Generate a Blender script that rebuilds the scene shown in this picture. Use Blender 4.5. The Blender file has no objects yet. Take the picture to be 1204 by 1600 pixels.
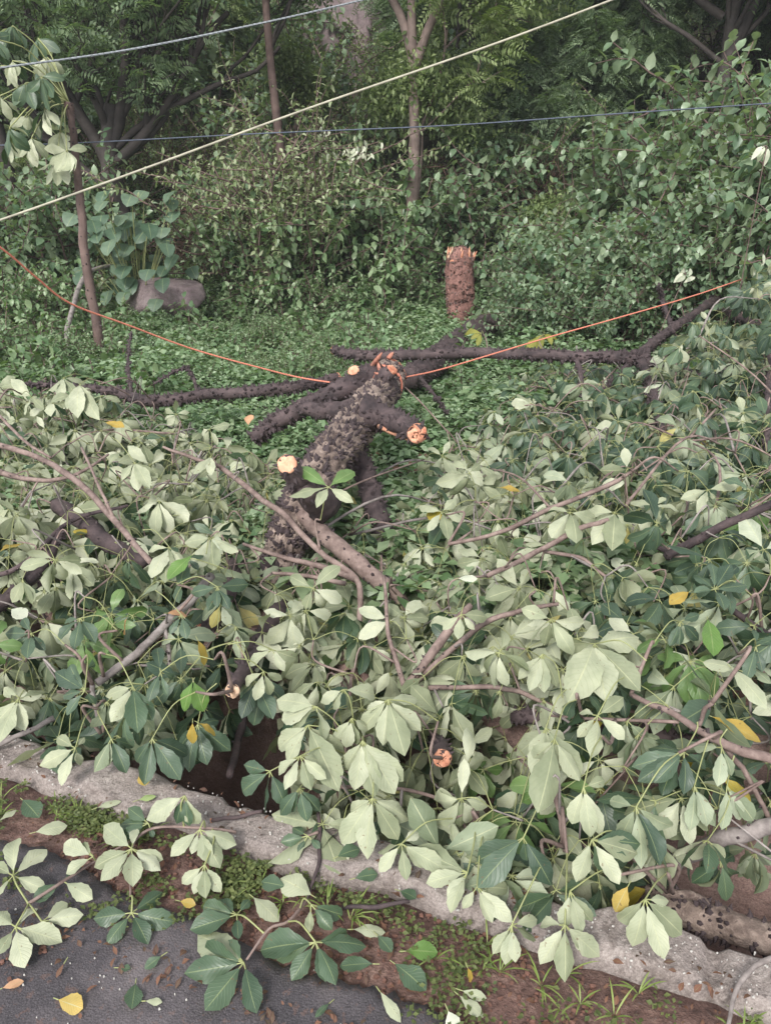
import bpy, math, random
import numpy as np
from mathutils import Vector, noise as mnoise
R = math.radians
rng = np.random.default_rng(7)
random.seed(7)
sc = bpy.context.scene
col = sc.collection

# ------------------------------------------------------------------ camera
FPX, PW, PH, CH = 1209.0, 1204.0, 1600.0, 1.6
PITCH = R(22.0)
cd = bpy.data.cameras.new('camera'); cam = bpy.data.objects.new('camera', cd); col.objects.link(cam)
cam.location = (0, 0, CH); cam.rotation_euler = (R(90) - PITCH, 0, 0)
cd.sensor_fit = 'VERTICAL'; cd.sensor_height = 24; cd.lens = 24 * FPX / PH
cd.clip_start = 0.05; cd.clip_end = 600
sc.camera = cam
# ------------------------------------------------------------------ world, sun, exposure
w = bpy.data.worlds.new('World'); sc.world = w; w.use_nodes = True
nt = w.node_tree
sky = nt.nodes.new('ShaderNodeTexSky'); sky.sky_type = 'NISHITA'; sky.sun_disc = False
sky.sun_elevation = R(42); sky.sun_rotation = R(200)
hs = nt.nodes.new('ShaderNodeHueSaturation'); hs.inputs['Saturation'].default_value = 0.14
nt.links.new(sky.outputs[0], hs.inputs['Color'])
bg = nt.nodes['Background']; bg.inputs[1].default_value = 0.125
nt.links.new(hs.outputs[0], bg.inputs[0])
sd = bpy.data.lights.new('sun', 'SUN'); so = bpy.data.objects.new('sun', sd); col.objects.link(so)
sd.energy = 1.5; sd.angle = R(14); sd.color = (1, 0.965, 0.91)
az = R(200); el = R(42)
sdir = Vector((math.sin(az) * math.cos(el), math.cos(az) * math.cos(el), math.sin(el)))
so.rotation_euler = sdir.to_track_quat('Z', 'Y').to_euler()
sc.view_settings.view_transform = 'Standard'; sc.view_settings.look = 'None'
sc.view_settings.exposure = 1.4; sc.view_settings.gamma = 1
sc.cycles.max_bounces = 8; sc.cycles.transmission_bounces = 3; sc.cycles.diffuse_bounces = 4
sc.cycles.use_denoising = True

# ------------------------------------------------------------------ geometry helpers
cp, sp = math.cos(PITCH), math.sin(PITCH)
def ray(px, py):
    a, b = px - PW / 2, PH / 2 - py
    return np.array([a, cp * FPX + sp * b, -sp * FPX + cp * b])
CAM = np.array([0, 0, CH])
def atz(px, py, z=0.0):
    r = ray(px, py); return CAM + r * ((z - CH) / r[2])
def aty(px, py, y):
    r = ray(px, py); return CAM + r * (y / r[1])
def proj(P):
    d = np.asarray(P) - CAM
    f = d[1] * cp - d[2] * sp; u = d[1] * sp + d[2] * cp
    return PW / 2 + FPX * d[0] / f, PH / 2 - FPX * u / f
def depth(P):
    d = np.asarray(P) - CAM; return d[1] * cp - d[2] * sp
KD = np.array([0.9353, -0.3538, 0]); KN = np.array([0.3538, 0.9353, 0])   # along / across the drain
def sn(s, n, z=0.0): return KD * s + KN * n + np.array([0, 0, z])
def nval(P): return P[0] * KN[0] + P[1] * KN[1]
def unit(v):
    v = np.asarray(v, float); return v / (np.linalg.norm(v, axis=-1, keepdims=True) + 1e-9)
def smooth(x, a, b):
    t = min(1, max(0, (x - a) / (b - a))); return t * t * (3 - 2 * t)
def fbm(x, y, z=0.0, o=3): return mnoise.fractal(Vector((x, y, z)), 1.0, 2.0, o)

def terrain(x, y):
    n = x * KN[0] + y * KN[1]
    z = 0.03 * fbm(x * 1.3, y * 1.3) * smooth(n, 2.5, 4)
    z += 0.10 * fbm(x * .5 + 7, y * .5) * smooth(y, 5, 9)
    z += 0.15 * max(0, min(y, 14) - 9.6) * smooth(y, 9.6, 11)
    z += 0.36 * max(0, min(y, 60) - 12.0) * smooth(y, 12, 16)
    z += 0.34 * max(0, x - 2.4) * smooth(y, 4.5, 8) * (1 - smooth(x, 10, 30))
    z += 0.10 * max(0, -x - 4) * smooth(y, 6, 10) * (1 - smooth(-x, 12, 30))
    return z

class MB:
    def __init__(s): s.v = []; s.f = []; s.m = []; s.u = []; s.n = 0
    def add(s, V, F, mat=0, UV=None):
        V = np.asarray(V, np.float32); F = np.asarray(F, np.int32)
        s.v.append(V); s.f.append(F + s.n); s.m.append(np.full(len(F), mat, np.int32))
        s.u.append(np.zeros((len(V), 2), np.float32) if UV is None else np.asarray(UV, np.float32))
        s.n += len(V)
    def mesh(s, name, mats, off=None, smooth_=True):
        V = np.concatenate(s.v); F = np.concatenate(s.f); M = np.concatenate(s.m); U = np.concatenate(s.u)
        if off is not None: V = V - np.asarray(off, np.float32)
        me = bpy.data.meshes.new(name)
        me.vertices.add(len(V)); me.vertices.foreach_set('co', V.ravel())
        me.loops.add(F.size); me.loops.foreach_set('vertex_index', F.ravel())
        me.polygons.add(len(F)); me.polygons.foreach_set('loop_start', np.arange(0, F.size, 4, dtype=np.int32))
        me.polygons.foreach_set('material_index', M)
        me.polygons.foreach_set('use_smooth', np.full(len(F), smooth_, bool))
        uv = me.uv_layers.new(name='UVMap'); uv.data.foreach_set('uv', U[F.ravel()].ravel())
        me.update(calc_edges=True)
        for m in mats: me.materials.append(m)
        return me

def link(name, mb, mats, parent=None, label=None, smooth_=True, kind=None):
    off = None
    if parent is not None:
        off = base_of(parent)
    me = mb.mesh(name, mats, off, smooth_)
    o = bpy.data.objects.new(name, me); col.objects.link(o)
    if parent is not None: o.parent = parent
    if label: o['label'] = label
    if kind: o['kind'] = kind
    return o
def base_of(o):
    v = np.zeros(3)
    while o is not None:
        v += np.array(o.location); o = o.parent
    return v
def thing(name, label, cat, loc=(0, 0, 0), group=None):
    o = bpy.data.objects.new(name, None); o.empty_display_size = .1; col.objects.link(o)
    o.location = [float(c) for c in loc]; return tag(o, label, cat, group)
def tag(o, label, cat, group=None, kind=None):
    if label: o['label'] = label
    if cat: o['category'] = cat
    if group: o['group'] = group
    if kind: o['kind'] = kind
    return o
def copy_tree(o, parent=None):
    c = o.copy(); col.objects.link(c)
    if parent is not None: c.parent = parent
    for ch in [x for x in KIDS.get(o.name, [])]: copy_tree(ch, c)
    return c
KIDS = {}
def reg(parent, *kids): KIDS.setdefault(parent.name, []).extend(kids)

def spline(pts, per=6):
    P = np.asarray(pts, float)
    if len(P) < 3: per = max(per, 4)
    Q = np.vstack([2 * P[0] - P[1], P, 2 * P[-1] - P[-2]])
    out = []
    for i in range(1, len(Q) - 2):
        a, b, c, d = Q[i - 1], Q[i], Q[i + 1], Q[i + 2]
        for k in range(per):
            t = k / per
            out.append(.5 * ((2 * b) + (c - a) * t + (2 * a - 5 * b + 4 * c - d) * t * t + (3 * b - a - 3 * c + d) * t ** 3))
    out.append(P[-1]); return np.array(out)

def tube(mb, P, rad, sides=8, mat=0, rough=0.0, freq=20.0, close=True):
    """P (n,3) path, rad (n,) radii"""
    P = np.asarray(P, float); n = len(P); rad = np.broadcast_to(np.asarray(rad, float), (n,)).copy()
    T = np.gradient(P, axis=0); T = unit(T)
    a = np.array([0, 0, 1.0]) if abs(T[0][2]) < .9 else np.array([1.0, 0, 0])
    A = []; cur = unit(np.cross(T[0], a))
    for i in range(n):
        cur = unit(cur - T[i] * np.dot(cur, T[i])); A.append(cur)
    A = np.array(A); B = np.cross(T, A)
    if close:
        P = np.vstack([P[:1], P, P[-1:]]); A = np.vstack([A[:1], A, A[-1:]]); B = np.vstack([B[:1], B, B[-1:]])
        rad = np.concatenate([[1e-4], rad, [1e-4]]); n += 2
    th = np.linspace(0, 2 * math.pi, sides, endpoint=False)
    V = P[:, None] + rad[:, None, None] * (A[:, None] * np.cos(th)[None, :, None] + B[:, None] * np.sin(th)[None, :, None])
    V = V.reshape(-1, 3)
    if rough:
        C = np.repeat(P, sides, 0); D = V - C; rr = np.repeat(rad, sides)
        k = np.array([1 + rough * (mnoise.noise(Vector(v * freq)) + .6 * mnoise.noise(Vector(v * freq * 2.7))) for v in V])
        V = C + D * k[:, None]
    i = np.arange(n - 1)[:, None]; j = np.arange(sides)[None]
    j2 = (j + 1) % sides
    F = np.stack([i * sides + j, i * sides + j2, (i + 1) * sides + j2, (i + 1) * sides + j], -1).reshape(-1, 4)
    L = np.concatenate([[0], np.cumsum(np.linalg.norm(np.diff(P, axis=0), axis=1))])
    UV = np.stack([np.tile(th / (2 * math.pi), n), np.repeat(L, sides)], -1)
    mb.add(V, F, mat, UV)
    return T, (A, B)

def thorns(mb, P, rad, count, size, mat=1, sd_=0, blunt=False):
    """conical prickles scattered over a limb"""
    g = np.random.default_rng(sd_)
    P = np.asarray(P); T = unit(np.gradient(P, axis=0)); rad = np.broadcast_to(rad, (len(P),))
    for _ in range(count):
        f = g.uniform(0, len(P) - 1.01); i = int(f); q = f - i
        c = P[i] * (1 - q) + P[i + 1] * q; r = rad[i] * (1 - q) + rad[i + 1] * q
        v = g.normal(size=3); v = unit(v - T[i] * np.dot(v, T[i])); b = np.cross(T[i], v)
        h = size * g.uniform(.5, 1.25); w_ = h * (g.uniform(.38, .6) if blunt else g.uniform(.35, .5))
        base = c + v * (r * .93)
        k = 5; th = np.arange(k) * 2 * math.pi / k
        ring0 = base + w_ * (np.cos(th)[:, None] * T[i] * 1.25 + np.sin(th)[:, None] * b)
        ring1 = base + v * h * .55 + w_ * .55 * (np.cos(th)[:, None] * T[i] + np.sin(th)[:, None] * b)
        tip = base + v * h + T[i] * g.normal() * h * .2
        ring2 = tip + w_ * (.25 if blunt else .06) * (np.cos(th)[:, None] * T[i] + np.sin(th)[:, None] * b)
        ring3 = np.repeat(tip[None] + v * .0005, k, 0)
        V = np.vstack([ring0, ring1, ring2, ring3]); jj = np.arange(k); j2 = (jj + 1) % k
        F = np.vstack([np.stack([o * k + jj, o * k + j2, (o + 1) * k + j2, (o + 1) * k + jj], -1) for o in range(3)])
        mb.add(V, F, mat)

def leaf_batch(mb, P, D, N, L, W, B=0.0, F=0.15, rows=8, cols=5, mat=0, tipk=1.0, serr=0.05, ripple=0.03, shape='obov'):
    P = np.atleast_2d(P).astype(float); n = len(P)
    D = unit(np.broadcast_to(D, (n, 3))); N = np.broadcast_to(N, (n, 3))
    N = unit(N - D * np.sum(D * N, -1, keepdims=True)); S = np.cross(N, D)
    bc = lambda a: np.broadcast_to(np.asarray(a, float), (n,))[:, None, None]
    L, W, B, F = bc(L), bc(W), bc(B), bc(F)
    B = np.where(np.abs(B) < 1e-3, 1e-3, B)
    t = np.linspace(0, 1, rows)[None, :, None]; u = np.linspace(-1, 1, cols)[None, None, :]
    if shape == 'obov':
        pr = np.sin(np.pi * np.clip(t, 0, 1) ** 1.32) ** .86 + .015
    elif shape == 'ovate':
        pr = np.sin(np.pi * t ** .75) ** .85 + .01
    elif shape == 'round':
        pr = np.sin(np.pi * t ** .62) ** .55 + .01
    else:
        pr = np.sin(np.pi * t) ** .8 + .01
    ph = rng.uniform(0, 6.28, (n, 1, 1))
    alt = np.where((np.arange(rows) % 2) == 0, 1, -1)[None, :, None]
    hw = W / 2 * pr * (1 + serr * alt * np.abs(u))
    th = B * t
    x = L * np.sin(th) / B; z = -L * (1 - np.cos(th)) / B
    nz = F * np.abs(u) * hw + ripple * L * np.sin(ph + t * 11 + u * 1.5) * u ** 2 * np.sin(np.pi * t)
    e = lambda a: a[:, None, None, :]
    nl = e(N) * np.cos(th)[..., None] + e(D) * np.sin(th)[..., None]
    V = e(P) + e(D) * x[..., None] + e(N) * z[..., None] + e(S) * (u * hw)[..., None] + nl * nz[..., None]
    V = V.reshape(-1, 3)
    i = np.arange(rows - 1)[:, None]; j = np.arange(cols - 1)[None]
    f = np.stack([i * cols + j, (i + 1) * cols + j, (i + 1) * cols + j + 1, i * cols + j + 1], -1).reshape(-1, 4)
    Fs = (f[None] + (np.arange(n) * rows * cols)[:, None, None]).reshape(-1, 4)
    UV = np.stack([np.broadcast_to((u + 1) / 2, (n, rows, cols)), np.broadcast_to(t, (n, rows, cols))], -1).reshape(-1, 2)
    mb.add(V, Fs, mat, UV)

# ------------------------------------------------------------------ materials
def mat_new(name):
    m = bpy.data.materials.new(name); m.use_nodes = True
    t = m.node_tree; b = t.nodes['Principled BSDF']
    return m, t, b
def nd(t, ty, **k):
    n = t.nodes.new(ty)
    for a, v in k.items(): setattr(n, a, v)
    return n
def ramp(t, fac, stops):
    r = nd(t, 'ShaderNodeValToRGB'); e = r.color_ramp.elements
    e[0].position, e[0].color = stops[0][0], (*stops[0][1], 1)
    e[1].position, e[1].color = stops[1][0], (*stops[1][1], 1)
    for p, c in stops[2:]:
        x = e.new(p); x.color = (*c, 1)
    t.links.new(fac, r.inputs[0]); return r.outputs[0]
def math_(t, op, a, b=None, c=None):
    n = nd(t, 'ShaderNodeMath', operation=op)
    for i, v in enumerate((a, b, c)):
        if v is None: continue
        if isinstance(v, (int, float)): n.inputs[i].default_value = v
        else: t.links.new(v, n.inputs[i])
    return n.outputs[0]
def mix(t, fac, a, b, ty='MIX'):
    n = nd(t, 'ShaderNodeMix', data_type='RGBA', blend_type=ty)
    for i, v in ((0, fac), (6, a), (7, b)):
        if isinstance(v, (int, float)): n.inputs[i].default_value = v
        elif isinstance(v, tuple): n.inputs[i].default_value = (*v, 1)
        else: t.links.new(v, n.inputs[i])
    return n.outputs[2]
def noise_(t, scale, detail=4, rough=.6, coord='Object', dist=0.0, vec=None):
    tc = nd(t, 'ShaderNodeTexCoord'); n = nd(t, 'ShaderNodeTexNoise')
    n.inputs['Scale'].default_value = scale; n.inputs['Detail'].default_value = detail
    n.inputs['Roughness'].default_value = rough; n.inputs['Distortion'].default_value = dist
    t.links.new(vec if vec is not None else tc.outputs[coord], n.inputs['Vector']); return n
def bump(t, h, strength, dist, b):
    n = nd(t, 'ShaderNodeBump'); n.inputs['Strength'].default_value = strength; n.inputs['Distance'].default_value = dist
    t.links.new(h, n.inputs['Height']); t.links.new(n.outputs[0], b.inputs['Normal']); return n

def leaf_mat(name, tops, unders=None, rt=.38, ru=.62, veins=True, yellow=0.0, trans=.22, spec=.5):
    """two sided leaf: tops / unders are three colours picked per leaf"""
    m, t, b = mat_new(name)
    g = nd(t, 'ShaderNodeNewGeometry'); ri = g.outputs['Random Per Island']
    ct = ramp(t, ri, [(0, tops[0]), (1, tops[2]), (.5, tops[1])])
    cu = ramp(t, ri, [(0, (unders or tops)[0]), (1, (unders or tops)[2]), (.5, (unders or tops)[1])])
    if yellow:
        r2 = math_(t, 'FRACT', math_(t, 'MULTIPLY', ri, 37.17))
        y = math_(t, 'LESS_THAN', r2, yellow)
        ct = mix(t, y, ct, (.42, .33, .05)); cu = mix(t, math_(t, 'MULTIPLY', y, .8), cu, (.50, .42, .12))
    n1 = noise_(t, 14, 3)
    blot = ramp(t, n1.outputs[0], [(.3, (.78, .8, .76)), (.7, (1.15, 1.12, 1.1))])
    if veins:
        uv = nd(t, 'ShaderNodeUVMap'); s = nd(t, 'ShaderNodeSeparateXYZ'); t.links.new(uv.outputs[0], s.inputs[0])
        au = math_(t, 'ABSOLUTE', math_(t, 'SUBTRACT', s.outputs[0], .5))
        rib = math_(t, 'LESS_THAN', au, .022)
        ph = math_(t, 'SUBTRACT', math_(t, 'MULTIPLY', s.outputs[1], 62.0), math_(t, 'MULTIPLY', au, 34.0))
        lat = math_(t, 'POWER', math_(t, 'MULTIPLY_ADD', math_(t, 'SINE', ph), .5, .5), 9.0)
        ct = mix(t, math_(t, 'MULTIPLY', lat, .07), ct, (.30, .36, .20)); ct = mix(t, math_(t, 'MULTIPLY', rib, .4), ct, (.36, .42, .20))
        cu = mix(t, math_(t, 'MULTIPLY', lat, .16), cu, (.22, .27, .14)); cu = mix(t, math_(t, 'MULTIPLY', rib, .6), cu, (.50, .52, .33))
    c = mix(t, g.outputs['Backfacing'], ct, cu)
    c = mix(t, 1.0, c, blot, 'MULTIPLY')
    n3 = noise_(t, 90, 1)
    c = mix(t, math_(t, 'MULTIPLY', math_(t, 'GREATER_THAN', n3.outputs[0], .745), .6), c, (.16, .10, .05))
    t.links.new(c, b.inputs['Base Color'])
    r = math_(t, 'MULTIPLY_ADD', g.outputs['Backfacing'], ru - rt, rt)
    t.links.new(r, b.inputs['Roughness']); b.inputs['Specular IOR Level'].default_value = spec
    if veins: bump(t, math_(t, 'ADD', lat, n1.outputs[0]), .35, .0012, b)
    tr = nd(t, 'ShaderNodeBsdfTranslucent'); t.links.new(mix(t, 1.0, c, (1.0, 1.15, .5), 'MULTIPLY'), tr.inputs[0])
    ms = nd(t, 'ShaderNodeMixShader'); ms.inputs[0].default_value = trans
    t.links.new(b.outputs[0], ms.inputs[1]); t.links.new(tr.outputs[0], ms.inputs[2])
    t.links.new(ms.outputs[0], t.nodes['Material Output'].inputs[0])
    return m

def bark_mat(name, a, b_, c, scale=18, bs=.8, bd=.006, stretch=None):
    m, t, b = mat_new(name)
    tc = nd(t, 'ShaderNodeTexCoord'); vec = tc.outputs['Object']
    n1 = noise_(t, scale, 6, .65, vec=vec); n2 = noise_(t, scale * .22, 3, .6, vec=vec); n3 = noise_(t, scale * 5, 3, .6, vec=vec)
    cc = ramp(t, n1.outputs[0], [(.34, a), (.66, c), (.5, b_)])
    cc = mix(t, .55, cc, ramp(t, n2.outputs[0], [(.35, tuple(x * .55 for x in b_)), (.65, tuple(min(1, x * 1.25) for x in c))]))
    t.links.new(cc, b.inputs['Base Color']); b.inputs['Roughness'].default_value = .82
    bump(t, math_(t, 'ADD', n1.outputs[0], math_(t, 'MULTIPLY', n3.outputs[0], .4)), bs, bd, b)
    return m
def plain(name, c, rough=.7, var=.25, scale=25, bd=.002, metal=0):
    m, t, b = mat_new(name)
    n = noise_(t, scale, 5)
    cc = ramp(t, n.outputs[0], [(.3, tuple(x * (1 - var) for x in c)), (.7, tuple(min(1, x * (1 + var)) for x in c))])
    t.links.new(cc, b.inputs['Base Color']); b.inputs['Roughness'].default_value = rough; b.inputs['Metallic'].default_value = metal
    bump(t, n.outputs[0], .5, bd, b); return m

M = {}
UN = [(.19, .22, .13), (.35, .38, .26), (.56, .58, .45)]
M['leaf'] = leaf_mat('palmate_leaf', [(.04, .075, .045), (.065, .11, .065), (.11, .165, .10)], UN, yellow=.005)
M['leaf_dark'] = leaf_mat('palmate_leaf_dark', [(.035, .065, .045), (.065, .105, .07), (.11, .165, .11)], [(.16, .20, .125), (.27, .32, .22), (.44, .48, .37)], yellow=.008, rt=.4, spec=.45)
M['leaf_olive'] = leaf_mat('olive_yellow_leaf', [(.20, .20, .04), (.26, .25, .05), (.14, .17, .04)], [(.3, .3, .1)] * 3)
M['leaf_fresh'] = leaf_mat('fresh_leaf', [(.09, .16, .05), (.12, .21, .07), (.16, .25, .09)], UN)
M['leaf_bright'] = leaf_mat('young_leaf', [(.08, .17, .04), (.11, .21, .05), (.14, .24, .06)], [(.35, .45, .2)] * 3)
M['leaf_yellow'] = leaf_mat('yellow_leaf', [(.40, .27, .05), (.46, .32, .07), (.34, .25, .06)], [(.5, .36, .1)] * 3)
M['leaf_brown'] = leaf_mat('dead_leaf', [(.10, .05, .04), (.20, .09, .06), (.07, .045, .035)], None, rt=.7)
M['leaf_peach'] = leaf_mat('fading_leaf', [(.5, .22, .12), (.55, .3, .18), (.5, .35, .2)], None, rt=.6)
M['petiole'] = plain('petiole', (.26, .28, .12), .5, .2)
M['twig'] = bark_mat('pinkish_twig_bark', (.09, .058, .052), (.17, .115, .10), (.28, .21, .185), 60, .4, .002)
M['grey_twig'] = bark_mat('grey_twig_bark', (.10, .083, .08), (.19, .16, .15), (.30, .265, .25), 60, .4, .002)
M['branch'] = bark_mat('dark_wet_bark', (.016, .011, .013), (.038, .026, .029), (.10, .07, .07), 34, .8, .005)
M['trunk'] = bark_mat('knobbly_trunk_bark', (.045, .028, .025), (.14, .095, .08), (.42, .33, .28), 46, 1.0, .012)
M['thorn'] = bark_mat('dark_prickle', (.02, .013, .016), (.04, .027, .03), (.07, .05, .052), 60, .3, .002)
M['stump'] = bark_mat('reddish_stump_bark', (.07, .028, .024), (.17, .078, .064), (.30, .16, .135), 26, 1.0, .012)
M['cut'] = bark_mat('fresh_cut_wood', (.36, .10, .06), (.58, .22, .13), (.70, .42, .28), 40, .8, .004)
M['cutred'] = bark_mat('torn_red_wood', (.16, .05, .04), (.42, .15, .10), (.62, .33, .24), 40, .8, .004)
M['cutpale'] = bark_mat('pale_cut_wood', (.45, .25, .16), (.58, .38, .25), (.68, .52, .38), 40, .5, .003)
M['forest_bark'] = bark_mat('forest_bark', (.018, .014, .013), (.035, .027, .025), (.06, .048, .043), 14, .8, .01)
M['pale_bark'] = bark_mat('pale_forest_bark', (.09, .062, .055), (.16, .115, .10), (.24, .18, .16), 14, .6, .01)
M['brown_bark'] = bark_mat('brown_forest_bark', (.06, .036, .032), (.11, .07, .062), (.17, .115, .10), 14, .6, .01)
M['lantana'] = leaf_mat('broad_shrub_leaf', [(.08, .15, .08), (.17, .25, .15), (.31, .40, .27)], [(.2, .28, .17), (.26, .33, .21), (.3, .37, .25)], rt=.34, veins=False, trans=.34)
M['shrub'] = leaf_mat('mid_shrub_leaf', [(.09, .17, .075), (.20, .29, .15), (.35, .44, .28)], [(.14, .22, .11), (.18, .26, .13), (.22, .3, .16)], rt=.36, veins=False, trans=.34)
M['pale_shrub'] = leaf_mat('pale_shrub_leaf', [(.16, .22, .10), (.25, .31, .16), (.40, .44, .29)], None, rt=.45, veins=False, trans=.34)
M['small'] = leaf_mat('small_forest_leaf', [(.10, .15, .055), (.18, .24, .095), (.31, .38, .18)], None, rt=.45, veins=False, trans=.34)
M['feather'] = leaf_mat('feathery_leaf', [(.10, .16, .09), (.17, .24, .135), (.28, .36, .22)], None, rt=.6, veins=False, trans=.34)
M['feather_olive'] = leaf_mat('feathery_olive_leaf', [(.12, .17, .06), (.19, .25, .10), (.30, .36, .17)], None, rt=.6, veins=False, trans=.34)
M['heart'] = leaf_mat('round_leaf', [(.06, .11, .07), (.09, .15, .10), (.14, .2, .14)], [(.2, .26, .18)] * 3, rt=.4)
M['cover'] = leaf_mat('ground_cover_leaf', [(.13, .22, .11), (.23, .34, .19), (.37, .47, .32)], None, rt=.45, veins=False, trans=.34)
M['white'] = leaf_mat('white_bract', [(.6, .62, .5), (.7, .72, .62), (.5, .56, .4)], None, rt=.6, veins=False, trans=.34)
M['moss'] = leaf_mat('kerb_weed_leaf', [(.07, .10, .03), (.11, .14, .045), (.17, .20, .07)], None, rt=.6, veins=False, trans=.34)
M['dead'] = plain('dead_twig', (.10, .055, .045), .9, .4, 30)
M['grass'] = leaf_mat('grass_blade', [(.16, .24, .05), (.22, .30, .08), (.3, .36, .13)], None, rt=.5, veins=False, trans=.34)

# ground
def ground_mat():
    m, t, b = mat_new('soil_and_litter')
    n1 = noise_(t, 2.2, 6, .65); n2 = noise_(t, 26, 6, .7); n3 = noise_(t, 120, 3, .7)
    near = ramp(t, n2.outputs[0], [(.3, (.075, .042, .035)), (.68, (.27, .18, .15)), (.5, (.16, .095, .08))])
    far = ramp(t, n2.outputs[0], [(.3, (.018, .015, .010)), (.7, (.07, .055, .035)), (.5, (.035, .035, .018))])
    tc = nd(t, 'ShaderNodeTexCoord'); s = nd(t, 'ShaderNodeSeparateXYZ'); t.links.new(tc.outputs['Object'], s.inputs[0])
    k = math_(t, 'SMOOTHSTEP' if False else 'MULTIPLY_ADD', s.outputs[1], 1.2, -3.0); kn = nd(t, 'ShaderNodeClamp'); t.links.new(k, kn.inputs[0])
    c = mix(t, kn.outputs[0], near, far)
    c = mix(t, .5, c, ramp(t, n1.outputs[0], [(.35, (.6, .55, .55)), (.65, (1.3, 1.2, 1.15))]), 'MULTIPLY')
    c = mix(t, math_(t, 'MULTIPLY', math_(t, 'GREATER_THAN', n3.outputs[0], .66), .5), c, (.30, .26, .24))
    t.links.new(c, b.inputs['Base Color']); b.inputs['Roughness'].default_value = .9
    bump(t, math_(t, 'ADD', n2.outputs[0], math_(t, 'MULTIPLY', n3.outputs[0], .5)), 1, .012, b); return m
def asphalt_mat():
    m, t, b = mat_new('asphalt')
    n1 = noise_(t, 3, 5, .6); n2 = noise_(t, 260, 2, .6); n3 = noise_(t, 40, 4, .7)
    v = nd(t, 'ShaderNodeTexVoronoi'); v.inputs['Scale'].default_value = 210; tc = nd(t, 'ShaderNodeTexCoord'); t.links.new(tc.outputs['Object'], v.inputs[0])
    c = ramp(t, n2.outputs[0], [(.3, (.036, .032, .036)), (.7, (.082, .074, .08))])
    c = mix(t, .8, c, ramp(t, n1.outputs[0], [(.38, (.75, .75, .78)), (.68, (1.7, 1.6, 1.6))]), 'MULTIPLY')
    c = mix(t, math_(t, 'MULTIPLY', math_(t, 'LESS_THAN', v.outputs[0], .14), .45), c, (.34, .31, .31))
    c = mix(t, math_(t, 'MULTIPLY', math_(t, 'GREATER_THAN', n3.outputs[0], .60), .5), c, (.14, .085, .07))
    c = mix(t, math_(t, 'MULTIPLY', ramp(t, n1.outputs[0], [(.5, (0, 0, 0)), (.72, (1, 1, 1))]), .35), c, (.24, .21, .21))
    t.links.new(c, b.inputs['Base Color']); b.inputs['Roughness'].default_value = .62
    bump(t, math_(t, 'ADD', v.outputs[0], n3.outputs[0]), .5, .0025, b); return m
def concrete_mat(name, a, b_, c, dirt=(.09, .06, .055)):
    m, t, b = mat_new(name)
    n1 = noise_(t, 4, 8, .7); n2 = noise_(t, 55, 5, .7); n3 = noise_(t, 11, 5, .75, dist=.6)
    cc = ramp(t, n1.outputs[0], [(.3, a), (.7, c), (.5, b_)])
    cc = mix(t, .6, cc, ramp(t, n2.outputs[0], [(.3, (.72, .7, .7)), (.7, (1.15, 1.12, 1.12))]), 'MULTIPLY')
    cc = mix(t, math_(t, 'MULTIPLY', ramp(t, n3.outputs[0], [(.5, (0, 0, 0)), (.66, (1, 1, 1))]), .62), cc, dirt)
    n4 = noise_(t, 150, 4, .8); n5 = noise_(t, 30, 6, .8)
    cc = mix(t, .7, cc, ramp(t, n4.outputs[0], [(.36, (.55, .5, .5)), (.64, (1.4, 1.38, 1.38))]), 'MULTIPLY')
    cc = mix(t, math_(t, 'MULTIPLY', ramp(t, n5.outputs[0], [(.60, (0, 0, 0)), (.66, (1, 1, 1))]), .5), cc, tuple(x * .5 for x in dirt))
    cc = mix(t, math_(t, 'MULTIPLY', ramp(t, n4.outputs[0], [(.68, (0, 0, 0)), (.73, (1, 1, 1))]), .6), cc, (.55, .52, .5))
    t.links.new(cc, b.inputs['Base Color']); b.inputs['Roughness'].default_value = .8
    bump(t, math_(t, 'ADD', n1.outputs[0], math_(t, 'MULTIPLY', math_(t, 'ADD', n2.outputs[0], n5.outputs[0]), .7)), 1, .012, b); return m
M['ground'] = ground_mat(); M['asphalt'] = asphalt_mat()
M['kerb'] = concrete_mat('worn_concrete', (.16, .137, .125), (.29, .255, .235), (.44, .40, .37), (.085, .062, .05))
M['drain'] = concrete_mat('muddy_drain_wall', (.24, .155, .135), (.33, .23, .20), (.42, .31, .275), (.15, .105, .09))
M['rock'] = concrete_mat('granite', (.11, .08, .085), (.20, .155, .16), (.32, .27, .27), (.07, .07, .05))
M['chip_white'] = plain('pale_chip', (.50, .48, .45), .8, .2, 50)
M['chip_brown'] = plain('brown_chip', (.16, .08, .06), .8, .4, 50)
M['rope'] = plain('orange_rope', (.62, .22, .15), .85, .35, 220)
M['cable_grey'] = plain('grey_cable', (.24, .26, .28), .7, .3, 60)
M['cable_cream'] = plain('cream_cable', (.38, .36, .28), .7, .3, 9)
M['cable_blue'] = plain('blue_cable', (.07, .085, .12), .7, .3, 20)

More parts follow.
